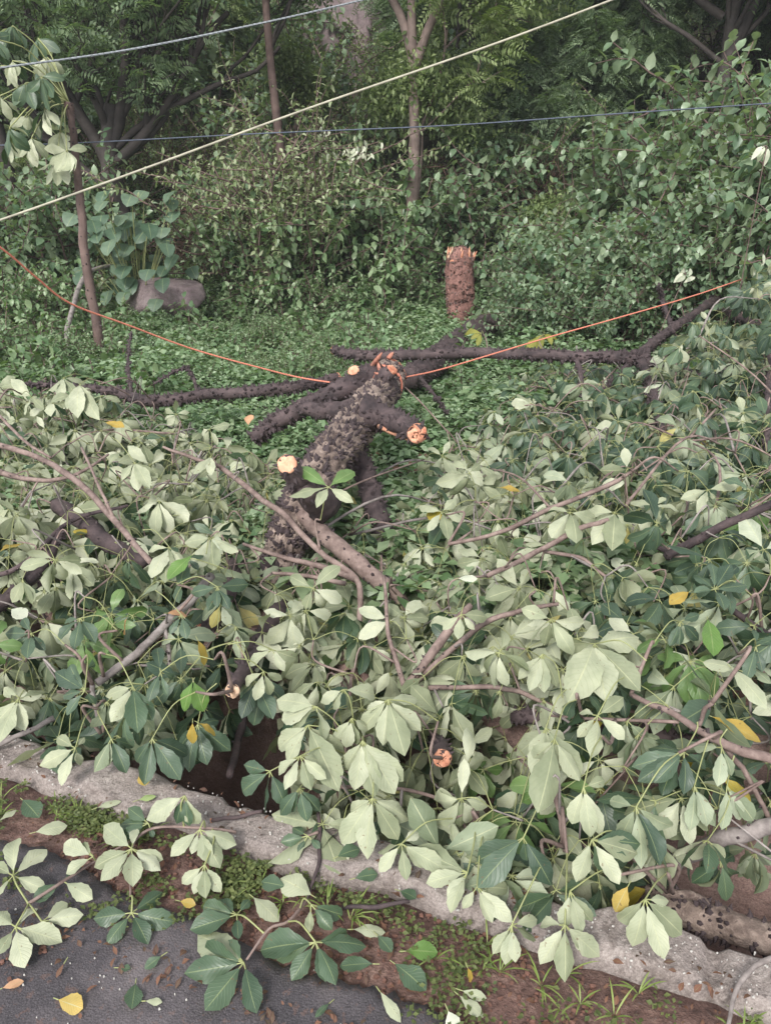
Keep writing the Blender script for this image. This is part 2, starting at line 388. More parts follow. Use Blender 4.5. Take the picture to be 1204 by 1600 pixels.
# ------------------------------------------------------------------ SETTING: ground, drain, kerb, road
def build_ground():
    ns = [-6, -3, -1, 0, .5, 1.0, 1.2, 1.35, 1.352, 1.44, 1.7, 2.0, 2.27, 2.352, 2.354, 2.45] + list(np.arange(2.6, 16, .3)) + list(np.arange(16, 50, 1.5)) + [55, 65, 80, 110, 160, 240]
    zd = {1.352: -.92, 1.44: -.92, 1.7: -.9, 2.0: -.91, 2.27: -.9, 2.352: -.92}
    ss = sorted(set([-200, -120, -70, -45, -30] + list(np.arange(-22, 22.01, .4)) + [30, 45, 70, 120, 200]))
    V = []
    for n in ns:
        for s in ss:
            p = sn(s, n); z = terrain(p[0], p[1])
            if n < 2.4: z = .012 * fbm(p[0] * 3, p[1] * 3)
            if n in zd: z = zd[n]
            V.append((p[0], p[1], z))
    k = len(ss); i = np.arange(len(ns) - 1)[:, None]; j = np.arange(k - 1)[None]
    F = np.stack([i * k + j, i * k + j + 1, (i + 1) * k + j + 1, (i + 1) * k + j], -1).reshape(-1, 4)
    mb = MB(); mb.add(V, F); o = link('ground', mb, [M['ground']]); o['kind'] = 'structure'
build_ground()

def wall_strip(name, n0, n1, z0, ztop, mat, label, seed, broken=True):
    """long low concrete wall running along the drain, uneven edges"""
    mb = MB(); g = np.random.default_rng(seed); ss = np.arange(-9, 9.01, .02)
    prof = []
    for s in ss:
        e = .034 * fbm(s * 3.4, seed, 0, 5); e2 = .026 * fbm(s * 4.2, seed + 9, 0, 5); h = .018 * fbm(s * 2.6, seed + 3, 0, 5); jn = abs((s + .35 + .03 * fbm(s * 9, 1)) % 1.25 - .6)
        if jn < .03: h -= .022
        zt = ztop + h
        a = n0 + e; b = n1 + e2
        pr = [(n0 + .01, z0), (a - .004, zt - .05), (a + .006, zt - .012), (a + .022, zt)]
        for q in (.2, .35, .5, .65, .8): pr.append((a + (b - a) * q, zt + .009 * fbm(s * 9, q * 7, seed)))
        pr += [(b - .018, zt), (b - .004, zt - .012), (b, zt - .05), (n1 - .005, z0)]
        prof.append([sn(s, n, z) for n, z in pr])
    V = np.array(prof); k = V.shape[1]; n = V.shape[0]
    i = np.arange(n - 1)[:, None]; j = np.arange(k - 1)[None]
    F = np.stack([i * k + j, (i + 1) * k + j, (i + 1) * k + j + 1, i * k + j + 1], -1).reshape(-1, 4)[:, ::-1]
    mb.add(V.reshape(-1, 3), F)
    o = link(name, mb, [mat]); return tag(o, label, 'wall')
wall_strip('drain_wall', 1.315, 1.45, -.93, .05, M['kerb'], 'worn pinkish grey concrete kerb wall between road edge and drain', 3)
wall_strip('drain_wall', 2.27, 2.44, -.93, .0, M['drain'], 'muddy brown concrete wall on the far side of the drain', 11)

def build_road():
    edge = [(-700, 1330), (-200, 1320), (0, 1318), (100, 1345), (180, 1395), (260, 1425), (330, 1450), (400, 1490), (470, 1525), (560, 1545), (640, 1570), (720, 1610), (850, 1680), (1100, 1800), (1500, 2000)]
    E = spline([atz(x, y, .004) for x, y in edge], 12); V = []; g = np.random.default_rng(2)
    for i, p in enumerate(E):
        q = p + KN * (.02 * fbm(i * .4, 3, 0, 4))
        q[2] = .004 + .012
        a = q.copy(); a[2] = -.02
        V += [a, q + KN * -.0, q - KN * .03 + np.array([0, 0, .006]), sn(np.dot(p, KD), -1.5, .022), sn(np.dot(p, KD), -6, .022)]
    k = 5; n = len(E); i = np.arange(n - 1)[:, None]; j = np.arange(k - 1)[None]
    F = np.stack([i * k + j, (i + 1) * k + j, (i + 1) * k + j + 1, i * k + j + 1], -1).reshape(-1, 4)
    mb = MB(); mb.add(V, F); o = link('road', mb, [M['asphalt']]); o['kind'] = 'structure'
    return E
build_road()

# ------------------------------------------------------------------ palmate leaves
TOC = unit([0, -.72, .69])
def ground_h(P):
    n = nval(P)
    if 1.26 < n < 1.47: return .052
    if n <= 1.26: return .02
    if n < 2.28: return -.88
    return max(0, terrain(P[0], P[1]))
def petiole(mb, a, b, g, sag=.0, r=.0015, mat=1):
    mid = (a + b) / 2 + np.array([0, 0, 1]) * np.linalg.norm(b - a) * (.18 + sag) + g.normal(size=3) * .006
    tube(mb, spline([a, mid, b], 4), [r * 1.3] + [r] * 8, 4, mat, close=False)
def palmate(mb, c, axis, head, g, size=.14, k=6, droop=.5, bendk=.6, mat=0, rows=8, spread=2.4):
    axis = unit(axis); head = unit(head - axis * np.dot(head, axis)); side = np.cross(axis, head)
    az_ = np.linspace(-spread, spread, k) + g.normal(0, .1, k)
    rad = np.cos(az_)[:, None] * head + np.sin(az_)[:, None] * side
    G = np.array([0, 0, -1.0])
    dr = droop * g.uniform(.6, 1.3, k)
    D = unit(rad * np.cos(dr)[:, None] + G * np.sin(dr)[:, None] + g.normal(0, .07, (k, 3)))
    N = axis[None] + g.normal(0, .36, (k, 3)); N = unit(N - D * np.sum(D * N, -1, keepdims=True))
    L = size * (.68 + .32 * np.cos(az_ * .55)) * g.uniform(.85, 1.1, k)
    B = np.where(N[:, 2] >= 0, 1, -1) * bendk * g.uniform(.1, 1.9, k)
    P = c + D * .012
    # keep tips out of the ground
    tip = P + D * L[:, None]
    gh = ground_h(tip.mean(0)) + .01
    low = tip[:, 2] < gh
    if low.any():
        D = D.copy(); D[low, 2] = (gh - P[low, 2]) / L[low]; D[low, 2] = np.clip(D[low, 2], -.9, .6)
        D = unit(D); B = np.where(low, B * .15, B)
    leaf_batch(mb, P, D, N, L, L * g.uniform(.39, .52, k), B, g.uniform(-.35, .55, k), rows=rows, mat=mat, serr=.055, ripple=g.uniform(.01, .055))
    for d in D: tube(mb, np.array([c, c + d * .014]), [.0016, .0016], 4, 1, close=False)
def whorl(mb, T, dt, g, mode, size=.14, nleaf=5, mat=0, rows=8, pet=.16):
    dt = unit(dt); a = unit(np.cross(dt, [0.1, .2, .97])); b = np.cross(dt, a)
    ph0 = g.uniform(0, 6.28)
    for i in range(nleaf):
        ph = ph0 + i * 6.283 / nleaf + g.normal(0, .25); sprd = g.uniform(.6, 1.35)
        d = unit(dt * math.cos(sprd) + (a * math.cos(ph) + b * math.sin(ph)) * math.sin(sprd))
        pl = pet * g.uniform(.6, 1.2)
        c = T + d * pl + np.array([0, 0, -pl * .25])
        gh = ground_h(c) + .03
        if c[2] < gh: c[2] = gh
        up = g.random() < mode
        if up: ax = -TOC * .75 + g.normal(0, .42, 3)
        else: ax = TOC * .5 + np.array([0, 0, .5]) + g.normal(0, .42, 3)
        petiole(mb, T, c, g)
        palmate(mb, c, ax, d + np.array([0, 0, -.5]) + g.normal(0, .3, 3), g, size * g.uniform(.75, 1.2), int(g.integers(5, 8)),
                droop=g.uniform(.25, .95), bendk=.8, mat=mat, rows=rows)
def hero(mb, cx, cy, tips, zc, zt, mode='u', wr=.46, g=None, mat=0, rows=11):
    """one palmate leaf whose leaflets reach the given points; lies or hangs at the given heights"""
    c = atz(cx, cy, zc); P, D, N, L, B, Mt = [], [], [], [], [], []
    for tp in tips:
        md = tp[2] if len(tp) > 2 and isinstance(tp[2], str) else mode
        t = atz(tp[0], tp[1], zt + g.uniform(-.006, .012)); gh = ground_h(t) + .006
        if t[2] < gh: t = atz(tp[0], tp[1], gh)
        rr_ = unit(t - CAM); q = CAM + rr_ * np.dot(c - CAM, rr_); pl = np.linalg.norm(q - c) * 1.35
        if np.linalg.norm(t - c) > pl:
            lo, hi = 0.0, 1.0
            for _ in range(14):
                m_ = (lo + hi) / 2
                if np.linalg.norm(q + (t - q) * m_ - c) > pl: hi = m_
                else: lo = m_
            t = q + (t - q) * lo
            if t[2] < gh: t[2] = gh
        d = t - c; l = np.linalg.norm(d); d = d / l
        n = (TOC + np.array([0, 0, .35]) + g.normal(0, .36, 3)); b = g.uniform(.2, .8)
        if md == 'u': n = -n; b = -b
        n = unit(n - d * np.dot(d, n))
        dd = unit(d * math.cos(b / 2) + n * math.sin(b / 2))
        P.append(c + d * .012); D.append(dd); N.append(n); L.append(l - .01); B.append(b)
    k = len(P); L = np.array(L)
    leaf_batch(mb, P, D, N, L * g.uniform(.92, 1.04, k), L * wr * g.uniform(.85, 1.1, k) + .003, B, np.where(g.random(k) < .5, g.uniform(.1, .6, k), g.uniform(-.5, -.1, k)), rows=rows, mat=mat, serr=.05, ripple=.035)
    for p in P: tube(mb, np.array([c, c + (p - c) * 1.3]), [.0018, .0018], 4, 1, close=False)
    return c

# ------------------------------------------------------------------ FALLEN TREE AND BRANCHES
def pix(pts): return np.array([atz(*p[:3]) for p in pts])
def pixw(pts, P): return np.array([p[3] * .5 * depth(q) / FPX for p, q in zip(pts, P)])
STEMS = []   # (thing, sampled pts)
def limb(name, pts, parent, mats, sides=10, rough=.12, thorn=0, tsize=.016, seed=1, per=6, freq=25, blunt=False, world=False, collar=0):
    if world: P0 = np.array([p[:3] for p in pts]); w0 = np.array([p[3] for p in pts])
    else: P0 = pix(pts); w0 = pixw(pts, P0)
    P = spline(P0, per); w_ = np.interp(np.linspace(0, 1, len(P)), np.linspace(0, 1, len(w0)), w0)
    g = np.random.default_rng(seed)
    wob = np.array([[fbm(i * .23, seed, 1), fbm(i * .23, seed, 5), fbm(i * .23, seed, 9)] for i in range(len(P))]) * np.minimum(w_, .03)[:, None] * .5
    wob[0] = 0; P = P + wob; w_ = w_ * (1 + collar * np.exp(-np.arange(len(P)) / 3.0))
    mb = MB(); tube(mb, P, w_, sides, 0, rough, freq)
    if thorn: thorns(mb, P, w_, thorn if blunt else int(thorn * 1.9), tsize if blunt else tsize * 1.25, 1, seed, blunt)
    o = link(name, mb, mats, parent); return o, P, w_
def cut_end(parent, P, T, r, mat, seed=0, jag=.25, label=None):
    """irregular sawn or snapped end face"""
    mb = MB(); g = np.random.default_rng(seed); T = unit(T); a = unit(np.cross(T, [.1, .3, .9])); b = np.cross(T, a)
    k = 18; th = np.arange(k) * 2 * math.pi / k; rings = []
    for q, h in ((1.04, -.10), (1.05, .04), (.85, .16), (.6, .2), (.35, .2), (.12, .22), (.001, .2)):
        hh = h * r + jag * r * g.uniform(-1, 1, k) * (.3 if q > 1.04 else 1) * (q > .002)
        rings.append(P + (a * np.cos(th)[:, None] + b * np.sin(th)[:, None]) * r * q * g.uniform(.93, 1.05, k)[:, None] + T * hh[:, None])
    V = np.vstack(rings); n = len(rings); i = np.arange(n - 1)[:, None]; j = np.arange(k)[None]; j2 = (j + 1) % k
    mb.add(V, np.stack([i * k + j, i * k + j2, (i + 1) * k + j2, (i + 1) * k + j], -1).reshape(-1, 4))
    return link('cut_face', mb, [mat], parent, label)

BT = [M['branch'], M['thorn']]
base = atz(600, 640, 0)
tree = thing('fallen_tree', 'thick knobbly fallen trunk with lopped thorny limbs lying towards the drain', 'fallen tree', base)
tp = [(606, 590, .47, 54), (588, 618, .48, 58), (556, 664, .49, 60), (508, 725, .45, 62), (466, 800, .30, 60), (438, 880, .1, 54), (428, 965, -.1, 56), (440, 1020, -.3, 44)]
o, TP, TW = limb('trunk', tp, tree, [M['trunk'], M['thorn']], 64, .2, 2700, .026, 4, 26, 42, blunt=True)
trunk = o
for k_, (nm, pts, th_, ts, cm) in enumerate([
    ('branch', [(585, 592, .56, 36), (540, 608, .56, 32), (490, 628, .5, 28), (440, 655, .4, 26), (396, 684, .28, 22)], 130, .024, None),
    ('branch', [(555, 640, .52, 26), (510, 642, .5, 24), (470, 640, .46, 22), (446, 650, .4, 16)], 60, .02, None),
    ('branch', [(575, 650, .55, 46), (605, 655, .55, 34), (632, 666, .58, 32), (652, 677, .62, 30)], 60, .022, 'cut'),
    ('branch', [(505, 790, .38, 40), (480, 768, .50, 38), (461, 745, .58, 36), (448, 723, .66, 29)], 30, .018, 'cut'),
    ('branch', [(548, 690, .42, 34), (566, 735, .32, 32), (585, 790, .2, 34), (602, 850, .06, 32), (618, 905, -.1, 26), (625, 950, -.25, 18)], 110, .02, None),
    ('branch', [(598, 606, .52, 36), (600, 590, .60, 24), (612, 576, .66, 18)], 16, .018, 'cut'),
    ('branch', [(575, 605, .5, 40), (562, 592, .6, 26), (552, 580, .66, 18)], 14, .018, 'cut')]):
    o, P, w_ = limb(nm, pts, tree, BT, 14, .2, th_, ts, 20 + k_, collar=.45)
    if cm:
        cut_end(o, P[-1], P[-1] - P[-3], w_[-1] * 1.02, M['cut'], k_, .45 if k_ == 2 else .18)
mb = MB(); tube(mb, spline([atz(592, 666, .52), atz(615, 676, .52), atz(640, 686, .54), atz(652, 686, .56)], 5), .013, 7, 0, .5, 50)
link('torn_wood', mb, [M['cut']], tree)
# torn splinters of red wood at the upper end of the near trunk
mb = MB(); g = np.random.default_rng(5)
pc = atz(595, 582, .62)
for _ in range(14):
    a = pc + g.normal(0, .04, 3); d = unit(np.array([g.normal(.2, .5), g.normal(.2, .4), g.uniform(.1, 1)])) * g.uniform(.03, .11)
    tube(mb, np.array([a - d * .5, a + d * .3, a + d * .7]), [.015, .012, .003], 5, 0, .4, 60)
link('torn_wood', mb, [M['cutred']], tree)
STEMS.append((tree, TP[60:]))
cut_end(trunk, TP[0], TP[0] - TP[2], TW[0] * 1.0, M['cutred'], 77, .7)
log = thing('fallen_log', 'dark thorny log lying between the upright stump and the broken trunk', 'log', atz(690, 560, 0))
limb('trunk', [(762, 508, .22, 40), (715, 540, .2, 44), (670, 572, .2, 42), (636, 592, .2, 34)], log, [M['branch'], M['thorn']], 28, .18, 420, .03, 91, 14, 34, blunt=True)

# upright stump
sb = atz(718, 524, 0)
stump = thing('tree_stump', 'upright reddish snapped stump with splintered orange top standing in weeds', 'tree stump', sb)
top = aty(719, 402, sb[1])
sp_ = [(sb[0] - .01, sb[1], -.1, .175), (sb[0], sb[1], .15, .165), (sb[0] - .01, sb[1], .5, .175), (top[0] - .01, top[1], .8, .17), (top[0], top[1], top[2] - .01, .158)]
o, P, w_ = limb('trunk', sp_, stump, [M['stump'], M['brown_bark']], 48, .10, 1500, .026, 9, 40, 46, blunt=True, world=True)
mb = MB(); g = np.random.default_rng(3)
for _ in range(70):
    a_ = g.uniform(0, 6.28); r_ = .155 * math.sqrt(g.random()); c = P[-1] + np.array([math.cos(a_) * r_, math.sin(a_) * r_, -.03])
    h = g.uniform(.06, .14) * (1.25 if r_ > .11 else .7); lean = g.normal(0, .02, 2)
    tube(mb, np.array([c, c + [lean[0] * .5, lean[1] * .5, h * .6], c + [lean[0], lean[1], h]]), [.022, .016, .003], 5, g.integers(0, 2))
link('splintered_top', mb, [M['cut'], M['cutpale']], stump)
cut_end(stump, P[-1] + np.array([0, 0, -.03]), np.array([0, 0, 1.0]), .155, M['cut'], 66, .3)

# loose boughs  --------------------------------------------------
def bough(label, pts, mats=BT, sides=10, thorn=40, tsize=.014, seed=1, extra=(), cut=None, cutmat='cut', cat='branch', name='fallen_branch'):
    P0 = pix(pts); b0 = P0[len(P0) // 2].copy(); b0[2] = max(-.9, min(0, b0[2]))
    t = thing(name, label, cat, b0, 'cut branches of the fallen tree')
    o, P, w_ = limb('stem', pts, t, mats, sides, .12, thorn, tsize, seed)
    if cut is not None:
        if cut == 0: cut_end(o, P[0], P[0] - P[2], w_[0] * 1.03, M[cutmat], seed, .35)
        else: cut_end(o, P[-1], P[-1] - P[-3], w_[-1] * 1.03, M[cutmat], seed, .35)
    allp = [P]
    for k_, e in enumerate(extra):
        o2, P2, w2 = limb('side_branch', e, t, mats, max(6, sides - 3), .12, max(4, thorn // 4) if thorn else 0, tsize * .8, seed * 7 + k_)
        allp.append(P2)
    STEMS.append((t, np.vstack(allp))); return t
TW_ = [M['twig'], M['thorn']]; GT = [M['grey_twig'], M['thorn']]
bA = bough('long dark thorny branch lying level across the trunk and forking at the right', [(522, 547, .46, 13), (580, 556, .47, 16), (680, 553, .48, 16), (800, 553, .48, 17), (900, 556, .47, 18), (985, 560, .47, 20), (1010, 556, .48, 18)], thorn=320, tsize=.022, seed=31, cut=0, extra=[
    [(1000, 552, .48, 17), (1040, 520, .56, 15), (1100, 480, .68, 14), (1150, 440, .8, 13), (1230, 385, 1.0, 11)],
    [(1000, 560, .46, 15), (1018, 610, .38, 14), (1036, 680, .28, 11), (1062, 760, .15, 9)],
    [(1004, 562, .46, 14), (1060, 578, .42, 13), (1112, 592, .4, 11), (1160, 560, .45, 8)],
    [(1110, 472, .68, 12), (1160, 500, .62, 11), (1230, 530, .58, 10)],
    [(1000, 550, .48, 10), (965, 585, .38, 8), (945, 608, .3, 5)],
    [(898, 558, .46, 8), (908, 598, .36, 8), (898, 630, .25, 7), (868, 668, .1, 5)],
    [(1050, 520, .56, 8), (1035, 470, .75, 6), (1028, 445, .9, 3)],
    [(650, 580, .40, 6), (680, 620, .3, 5), (708, 662, .1, 3)],
    [(1010, 600, .38, 10), (1025, 690, .22, 9), (1020, 740, .12, 5)], [(1202, 520, .62, 8), (1198, 640, .42, 9), (1196, 750, .25, 9)]])
bB = bough('dark branch with torn orange end reaching left over the undergrowth', [(528, 590, .42, 15), (470, 603, .40, 18), (400, 612, .38, 17), (320, 616, .36, 17), (240, 628, .33, 19), (180, 612, .35, 14), (120, 604, .38, 10), (30, 600, .4, 6)], thorn=260, tsize=.02, seed=32, cut=0, extra=[
    [(310, 616, .36, 6), (300, 585, .48, 5), (285, 576, .52, 4), (240, 600, .42, 3)],
    [(205, 612, .36, 6), (200, 560, .5, 4), (205, 520, .62, 3)]])
bG = bough('thick brown cut branch slanting down below the trunk to the middle of the heap', [(470, 800, .32, 26), (520, 848, .26, 28), (570, 890, .2, 27), (612, 922, .12, 24), (650, 965, .0, 18)], thorn=46, tsize=.012, seed=33, mats=TW_)
bH = bough('slender reddish bough running from the left foliage under the cut limb', [(345, 730, .42, 8), (400, 772, .38, 9), (450, 812, .34, 10), (500, 862, .28, 9), (556, 905, .2, 10), (562, 960, .1, 9), (556, 1020, .02, 8), (540, 1120, -.02, 7)], thorn=0, seed=34, mats=TW_, sides=8, extra=[
    [(556, 905, .2, 12), (500, 885, .24, 10), (440, 870, .28, 7), (380, 850, .3, 5)],
    [(540, 912, .2, 8), (480, 900, .22, 7), (425, 895, .25, 5)],
    [(350, 732, .42, 7), (300, 715, .46, 6), (255, 698, .5, 4)]])
bM = bough('pinkish forked bough standing out of the middle of the pale leaves', [(632, 1075, .1, 14), (665, 1035, .18, 14), (700, 985, .26, 15), (735, 945, .33, 10)], thorn=12, tsize=.008, seed=35, mats=TW_, sides=9, extra=[
    [(640, 1072, .1, 10), (700, 1020, .22, 9), (760, 972, .3, 9), (820, 952, .35, 8), (872, 944, .38, 6)],
    [(636, 1076, .1, 10), (700, 1074, .16, 8), (790, 1076, .2, 8), (850, 1098, .18, 7), (900, 1120, .15, 5)],
    [(632, 1075, .1, 9), (618, 1030, .15, 8), (606, 985, .2, 7), (600, 900, .3, 5)],
    [(660, 1065, .1, 12), (672, 1110, -.02, 12), (680, 1150, -.12, 13)]])
bR1 = bough('reddish bough lying along the top of the pale leaves right of centre', [(760, 900, .3, 8), (840, 862, .36, 9), (905, 826, .42, 9), (950, 812, .45, 7)], thorn=0, seed=36, mats=TW_, sides=8, extra=[
    [(700, 850, .3, 6), (780, 832, .36, 7), (860, 795, .42, 8), (950, 758, .5, 8), (985, 738, .55, 5)],
    [(850, 862, .34, 6), (905, 872, .34, 6), (945, 900, .3, 5)]])
bT = bough('dark smooth branch rising out of the frame above the green leaves on the right', [(1040, 870, .3, 14), (1090, 842, .4, 14), (1150, 812, .5, 13), (1240, 775, .62, 12)], thorn=14, tsize=.01, seed=37, extra=[
    [(1050, 866, .3, 9), (1010, 850, .3, 9), (1000, 838, .3, 6)], [(1140, 950, .3, 10), (1180, 980, .3, 11), (1230, 1010, .3, 11)]])
bR2 = bough('brown bough with a broken side shoot over the dark leaves at the right edge', [(985, 1085, .32, 8), (1050, 1115, .34, 10), (1105, 1150, .34, 12), (1150, 1170, .34, 15), (1240, 1195, .34, 17)], thorn=8, tsize=.008, seed=38, mats=TW_, sides=9, extra=[
    [(1092, 1135, .34, 6), (1100, 1110, .39, 8), (1112, 1098, .42, 7)],
    [(1130, 1165, .33, 9), (1165, 1210, .25, 9), (1205, 1290, .14, 8)],
    [(860, 1118, .24, 4), (960, 1125, .28, 6), (1060, 1128, .32, 6)]])
bQ0 = bough('reddish thorny limb half hidden under the dark leaves at right', [(800, 1118, .02, 24), (880, 1128, .05, 22), (960, 1142, .08, 20), (1060, 1155, .1, 20), (1160, 1165, .1, 20)], thorn=120, tsize=.014, seed=39)
bP = bough('smooth grey limb leaning out of the drain at the right edge', [(1240, 1280, .2, 24), (1180, 1296, .16, 25), (1110, 1320, .08, 26), (1050, 1350, -.04, 28), (1010, 1380, -.2, 30)], thorn=5, tsize=.01, seed=40, mats=GT, sides=12)
bQ = bough('rough reddish log with prickles lying in the drain beside the kerb', [(1000, 1405, -.16, 40), (1080, 1428, -.12, 46), (1160, 1455, -.10, 50), (1260, 1490, -.08, 52)], thorn=90, tsize=.013, seed=41, sides=20, mats=[M['trunk'], M['thorn']], extra=[
    [(1010, 1390, -.05, 14), (1050, 1396, -.02, 14), (1090, 1402, -.04, 13), (1108, 1425, -.1, 12)]])
bJ = bough('stubby broken limb with torn pale end above the brown drain wall', [(440, 950, .0, 34), (410, 1000, .02, 32), (388, 1035, .14, 26), (362, 1078, .24, 22)], thorn=46, tsize=.012, seed=42, cut=1, cutmat='cutpale')
bK = bough('thin dark branch leaning down the brown drain wall to the kerb', [(386, 1050, -.1, 15), (384, 1100, -.12, 14), (372, 1160, -.1, 13), (358, 1212, -.06, 12)], thorn=8, tsize=.008, seed=43, mats=BT)
bS = bough('cut log end with round orange face sticking out under the pale leaves', [(668, 1090, -.1, 24), (674, 1130, -.1, 28), (684, 1160, .02, 28), (692, 1184, .12, 27)], thorn=30, tsize=.012, seed=44, cut=1)
bO = bough('grey purple bough slanting down through dark leaves at the left', [(330, 900, .3, 14), (300, 935, .28, 14), (260, 975, .26, 13), (215, 1020, .22, 13), (150, 1068, .18, 13)], thorn=6, tsize=.008, seed=45, mats=GT, sides=9, extra=[
    [(256, 978, .26, 8), (262, 1000, .22, 8), (266, 1040, .16, 6)], [(145, 1070, .18, 8), (146, 1090, .14, 8), (160, 1150, .05, 5)],
    [(85, 1122, .1, 9), (30, 1150, .08, 8), (-20, 1172, .06, 8)]])
bL1 = bough('knotted dark bough arching over the left end of the drain', [(-20, 960, .1, 24), (30, 920, .15, 22), (72, 878, .22, 20), (95, 830, .3, 14)], thorn=40, tsize=.012, seed=46, extra=[
    [(90, 790, .3, 26), (130, 815, .28, 30), (170, 850, .24, 28), (230, 880, .2, 26)],
    [(-20, 905, .2, 8), (40, 880, .26, 8), (110, 815, .32, 7), (200, 790, .36, 5)],
    [(60, 900, .1, 6), (66, 940, .05, 6), (70, 985, 0, 5)]])
bL2 = bough('long thin bough with side twigs crossing the pale leaves at the left', [(-20, 690, .52, 9), (60, 715, .5, 9), (130, 760, .48, 10), (185, 820, .42, 10), (235, 880, .36, 9)], thorn=8, tsize=.008, seed=47, mats=TW_, sides=8, extra=[
    [(-10, 735, .42, 10), (50, 750, .42, 8), (110, 745, .44, 6), (170, 710, .5, 4)],
    [(-10, 640, .6, 5), (40, 690, .54, 5), (80, 715, .5, 4)],
    [(180, 815, .42, 6), (160, 770, .5, 5), (128, 700, .55, 4)]])
bC = bough('short thick broken limb with an orange scar among dark leaves left of centre', [(370, 880, .1, 26), (355, 925, .12, 30), (330, 975, .12, 28), (312, 985, .12, 22)], thorn=30, tsize=.012, seed=48, cut=1)
bD = bough('crooked thorny limb low in the leaves under the centre of the heap', [(432, 960, -.1, 24), (470, 1000, -.08, 28), (520, 1040, -.1, 26), (580, 1060, -.14, 22)], thorn=60, tsize=.014, seed=49)
bX = bough('bare brown twig hanging down among the pale leaves near the kerb', [(862, 1190, .28, 9), (868, 1240, .22, 9), (876, 1290, .14, 9), (882, 1330, .08, 7)], thorn=0, seed=50, mats=TW_, sides=7, extra=[
    [(560, 1230, .05, 5), (640, 1235, .05, 6), (700, 1258, .03, 6), (738, 1310, .0, 5)], [(740, 1318, 0, 6), (800, 1340, -.02, 6), (860, 1350, -.04, 5)]])
bY = bough('thin dark stick lying across the kerb into the weeds', [(497, 1270, .08, 6), (500, 1320, .065, 7), (496, 1355, .06, 6), (480, 1405, .04, 5)], thorn=0, seed=51, mats=BT, sides=7)
bZ = bough('short dark stick with split orange wood lying on the kerb', [(330, 1282, .065, 7), (370, 1276, .068, 7), (410, 1268, .075, 6)], thorn=0, seed=52, mats=BT, sides=7, cut=0)
bW = bough('thin dark twig lying from the kerb over the weeds', [(535, 1418, .035, 6), (585, 1416, .05, 8), (640, 1408, .06, 6)], thorn=0, seed=53, mats=BT, sides=7)
bV = bough('pale curved twig leaning on the kerb at the bottom right corner', [(1240, 1480, .12, 9), (1180, 1510, .09, 9), (1150, 1545, .07, 8), (1135, 1610, .05, 6)], thorn=0, seed=54, mats=GT, sides=7)

# --- fill whorls on twigs
def ytop(px): return np.interp(px, [-200, 0, 150, 250, 330, 400, 460, 560, 610, 660, 700, 760, 800, 850, 1000, 1100, 1300], [590, 590, 605, 640, 675, 700, 725, 745, 800, 760, 675, 640, 600, 555, 555, 500, 420])
HOLES = [(985, 1215, 1340, 1300, .95), (955, 1290, 1400, 1620, 1), (320, 1020, 480, 1290, 1.0), (620, 1110, 720, 1230, .7), (940, 1270, 1340, 1560, .97), (420, 745, 470, 790, .6), (575, 690, 660, 820, .75), (-80, 860, 120, 990, .85),
         (245, 930, 360, 1020, .6), (470, 800, 640, 930, .55), (620, 980, 730, 1090, .6), (-130, 1100, 460, 1520, 1), (720, 690, 900, 780, .3), (940, 1100, 1220, 1190, .45),
         (690, 1320, 850, 1500, .9), (560, 1300, 700, 1500, .9), (1000, 540, 1100, 660, .5), (560, 930, 640, 1050, .4)]
def undermode(px, py):
    m = .88
    if px > 900 and 830 < py < 1260: m = .38
    if px > 1000 and py < 830: m = .28
    if 740 < px and py < 700: m = .2
    if 60 < px < 390 and 870 < py < 1200: m = .42
    if px > 900 and py >= 1260: m = .45
    return m
def heapz(x, y):
    px, py = proj((x, y, .2))
    return np.interp(px, [-100, 150, 420, 600, 800, 1000, 1300], [.36, .34, .2, .14, .27, .36, .46])
pts_all = []
cells = {}
def far_enough(p, layer, d):
    k = (int(p[0] // .25), int(p[1] // .25), layer)
    for i in (-1, 0, 1):
        for j in (-1, 0, 1):
            for q in cells.get((k[0] + i, k[1] + j, layer), []):
                if (q[0] - p[0]) ** 2 + (q[1] - p[1]) ** 2 < d * d: return False
    cells.setdefault(k, []).append(p); return True
gf = np.random.default_rng(21)
for _ in range(40000):
    x, y = gf.uniform(-4.2, 4.2), gf.uniform(1.2, 7.2)
    n = x * KN[0] + y * KN[1]
    if n < 1.52: continue
    layer = int(gf.integers(0, 3)); 
    z = heapz(x, y) - .17 * layer + gf.uniform(-.07, .07)
    if n < 2.0: z = min(z, .12 + .5 * (n - 1.5) + .02)
    if n > 2.4: z = max(z, .06 + .04 * (2 - layer))
    px, py = proj((x, y, z))
    if px < -130 or px > 1330 or py < ytop(px) + 18 or py > 1520: continue
    bad = False
    for (a, b, c, d, pr) in HOLES:
        if a < px < c and b < py < d and gf.random() < pr: bad = True
    if bad: continue
    if not far_enough((x, y), layer, float(np.interp(y, [2, 4.5], [.195, .17])) + .05 * (layer == 2)): continue
    pts_all.append((x, y, z, px, py, layer))
for _ in range(2200):
    px, py = gf.uniform(1000, 1270), gf.uniform(390, 800); yy = gf.uniform(5.0, 7.2)
    if py < np.interp(px, [1000, 1100, 1150, 1270], [580, 500, 450, 390]): continue
    q = aty(px, py, yy)
    if q[2] < .15 or q[2] > 1.4: continue
    k3 = (int(q[0] // .25), int(q[1] // .25), 5 + int(q[2] / .25))
    if not far_enough((q[0], q[1]), 5 + int(q[2] / .25), .235): continue
    pts_all.append((q[0], q[1], q[2], px, py, 1))
count = {}
STEMP = [(t, P) for t, P in STEMS if t.name not in (bZ.name, bY.name, bW.name, bV.name, bK.name, tree.name)]
cand_P = np.vstack([P[::2] for t, P in STEMP]); cand_T = np.concatenate([np.full(len(P[::2]), i) for i, (t, P) in enumerate(STEMP)])
full = np.zeros(len(STEMP), bool)
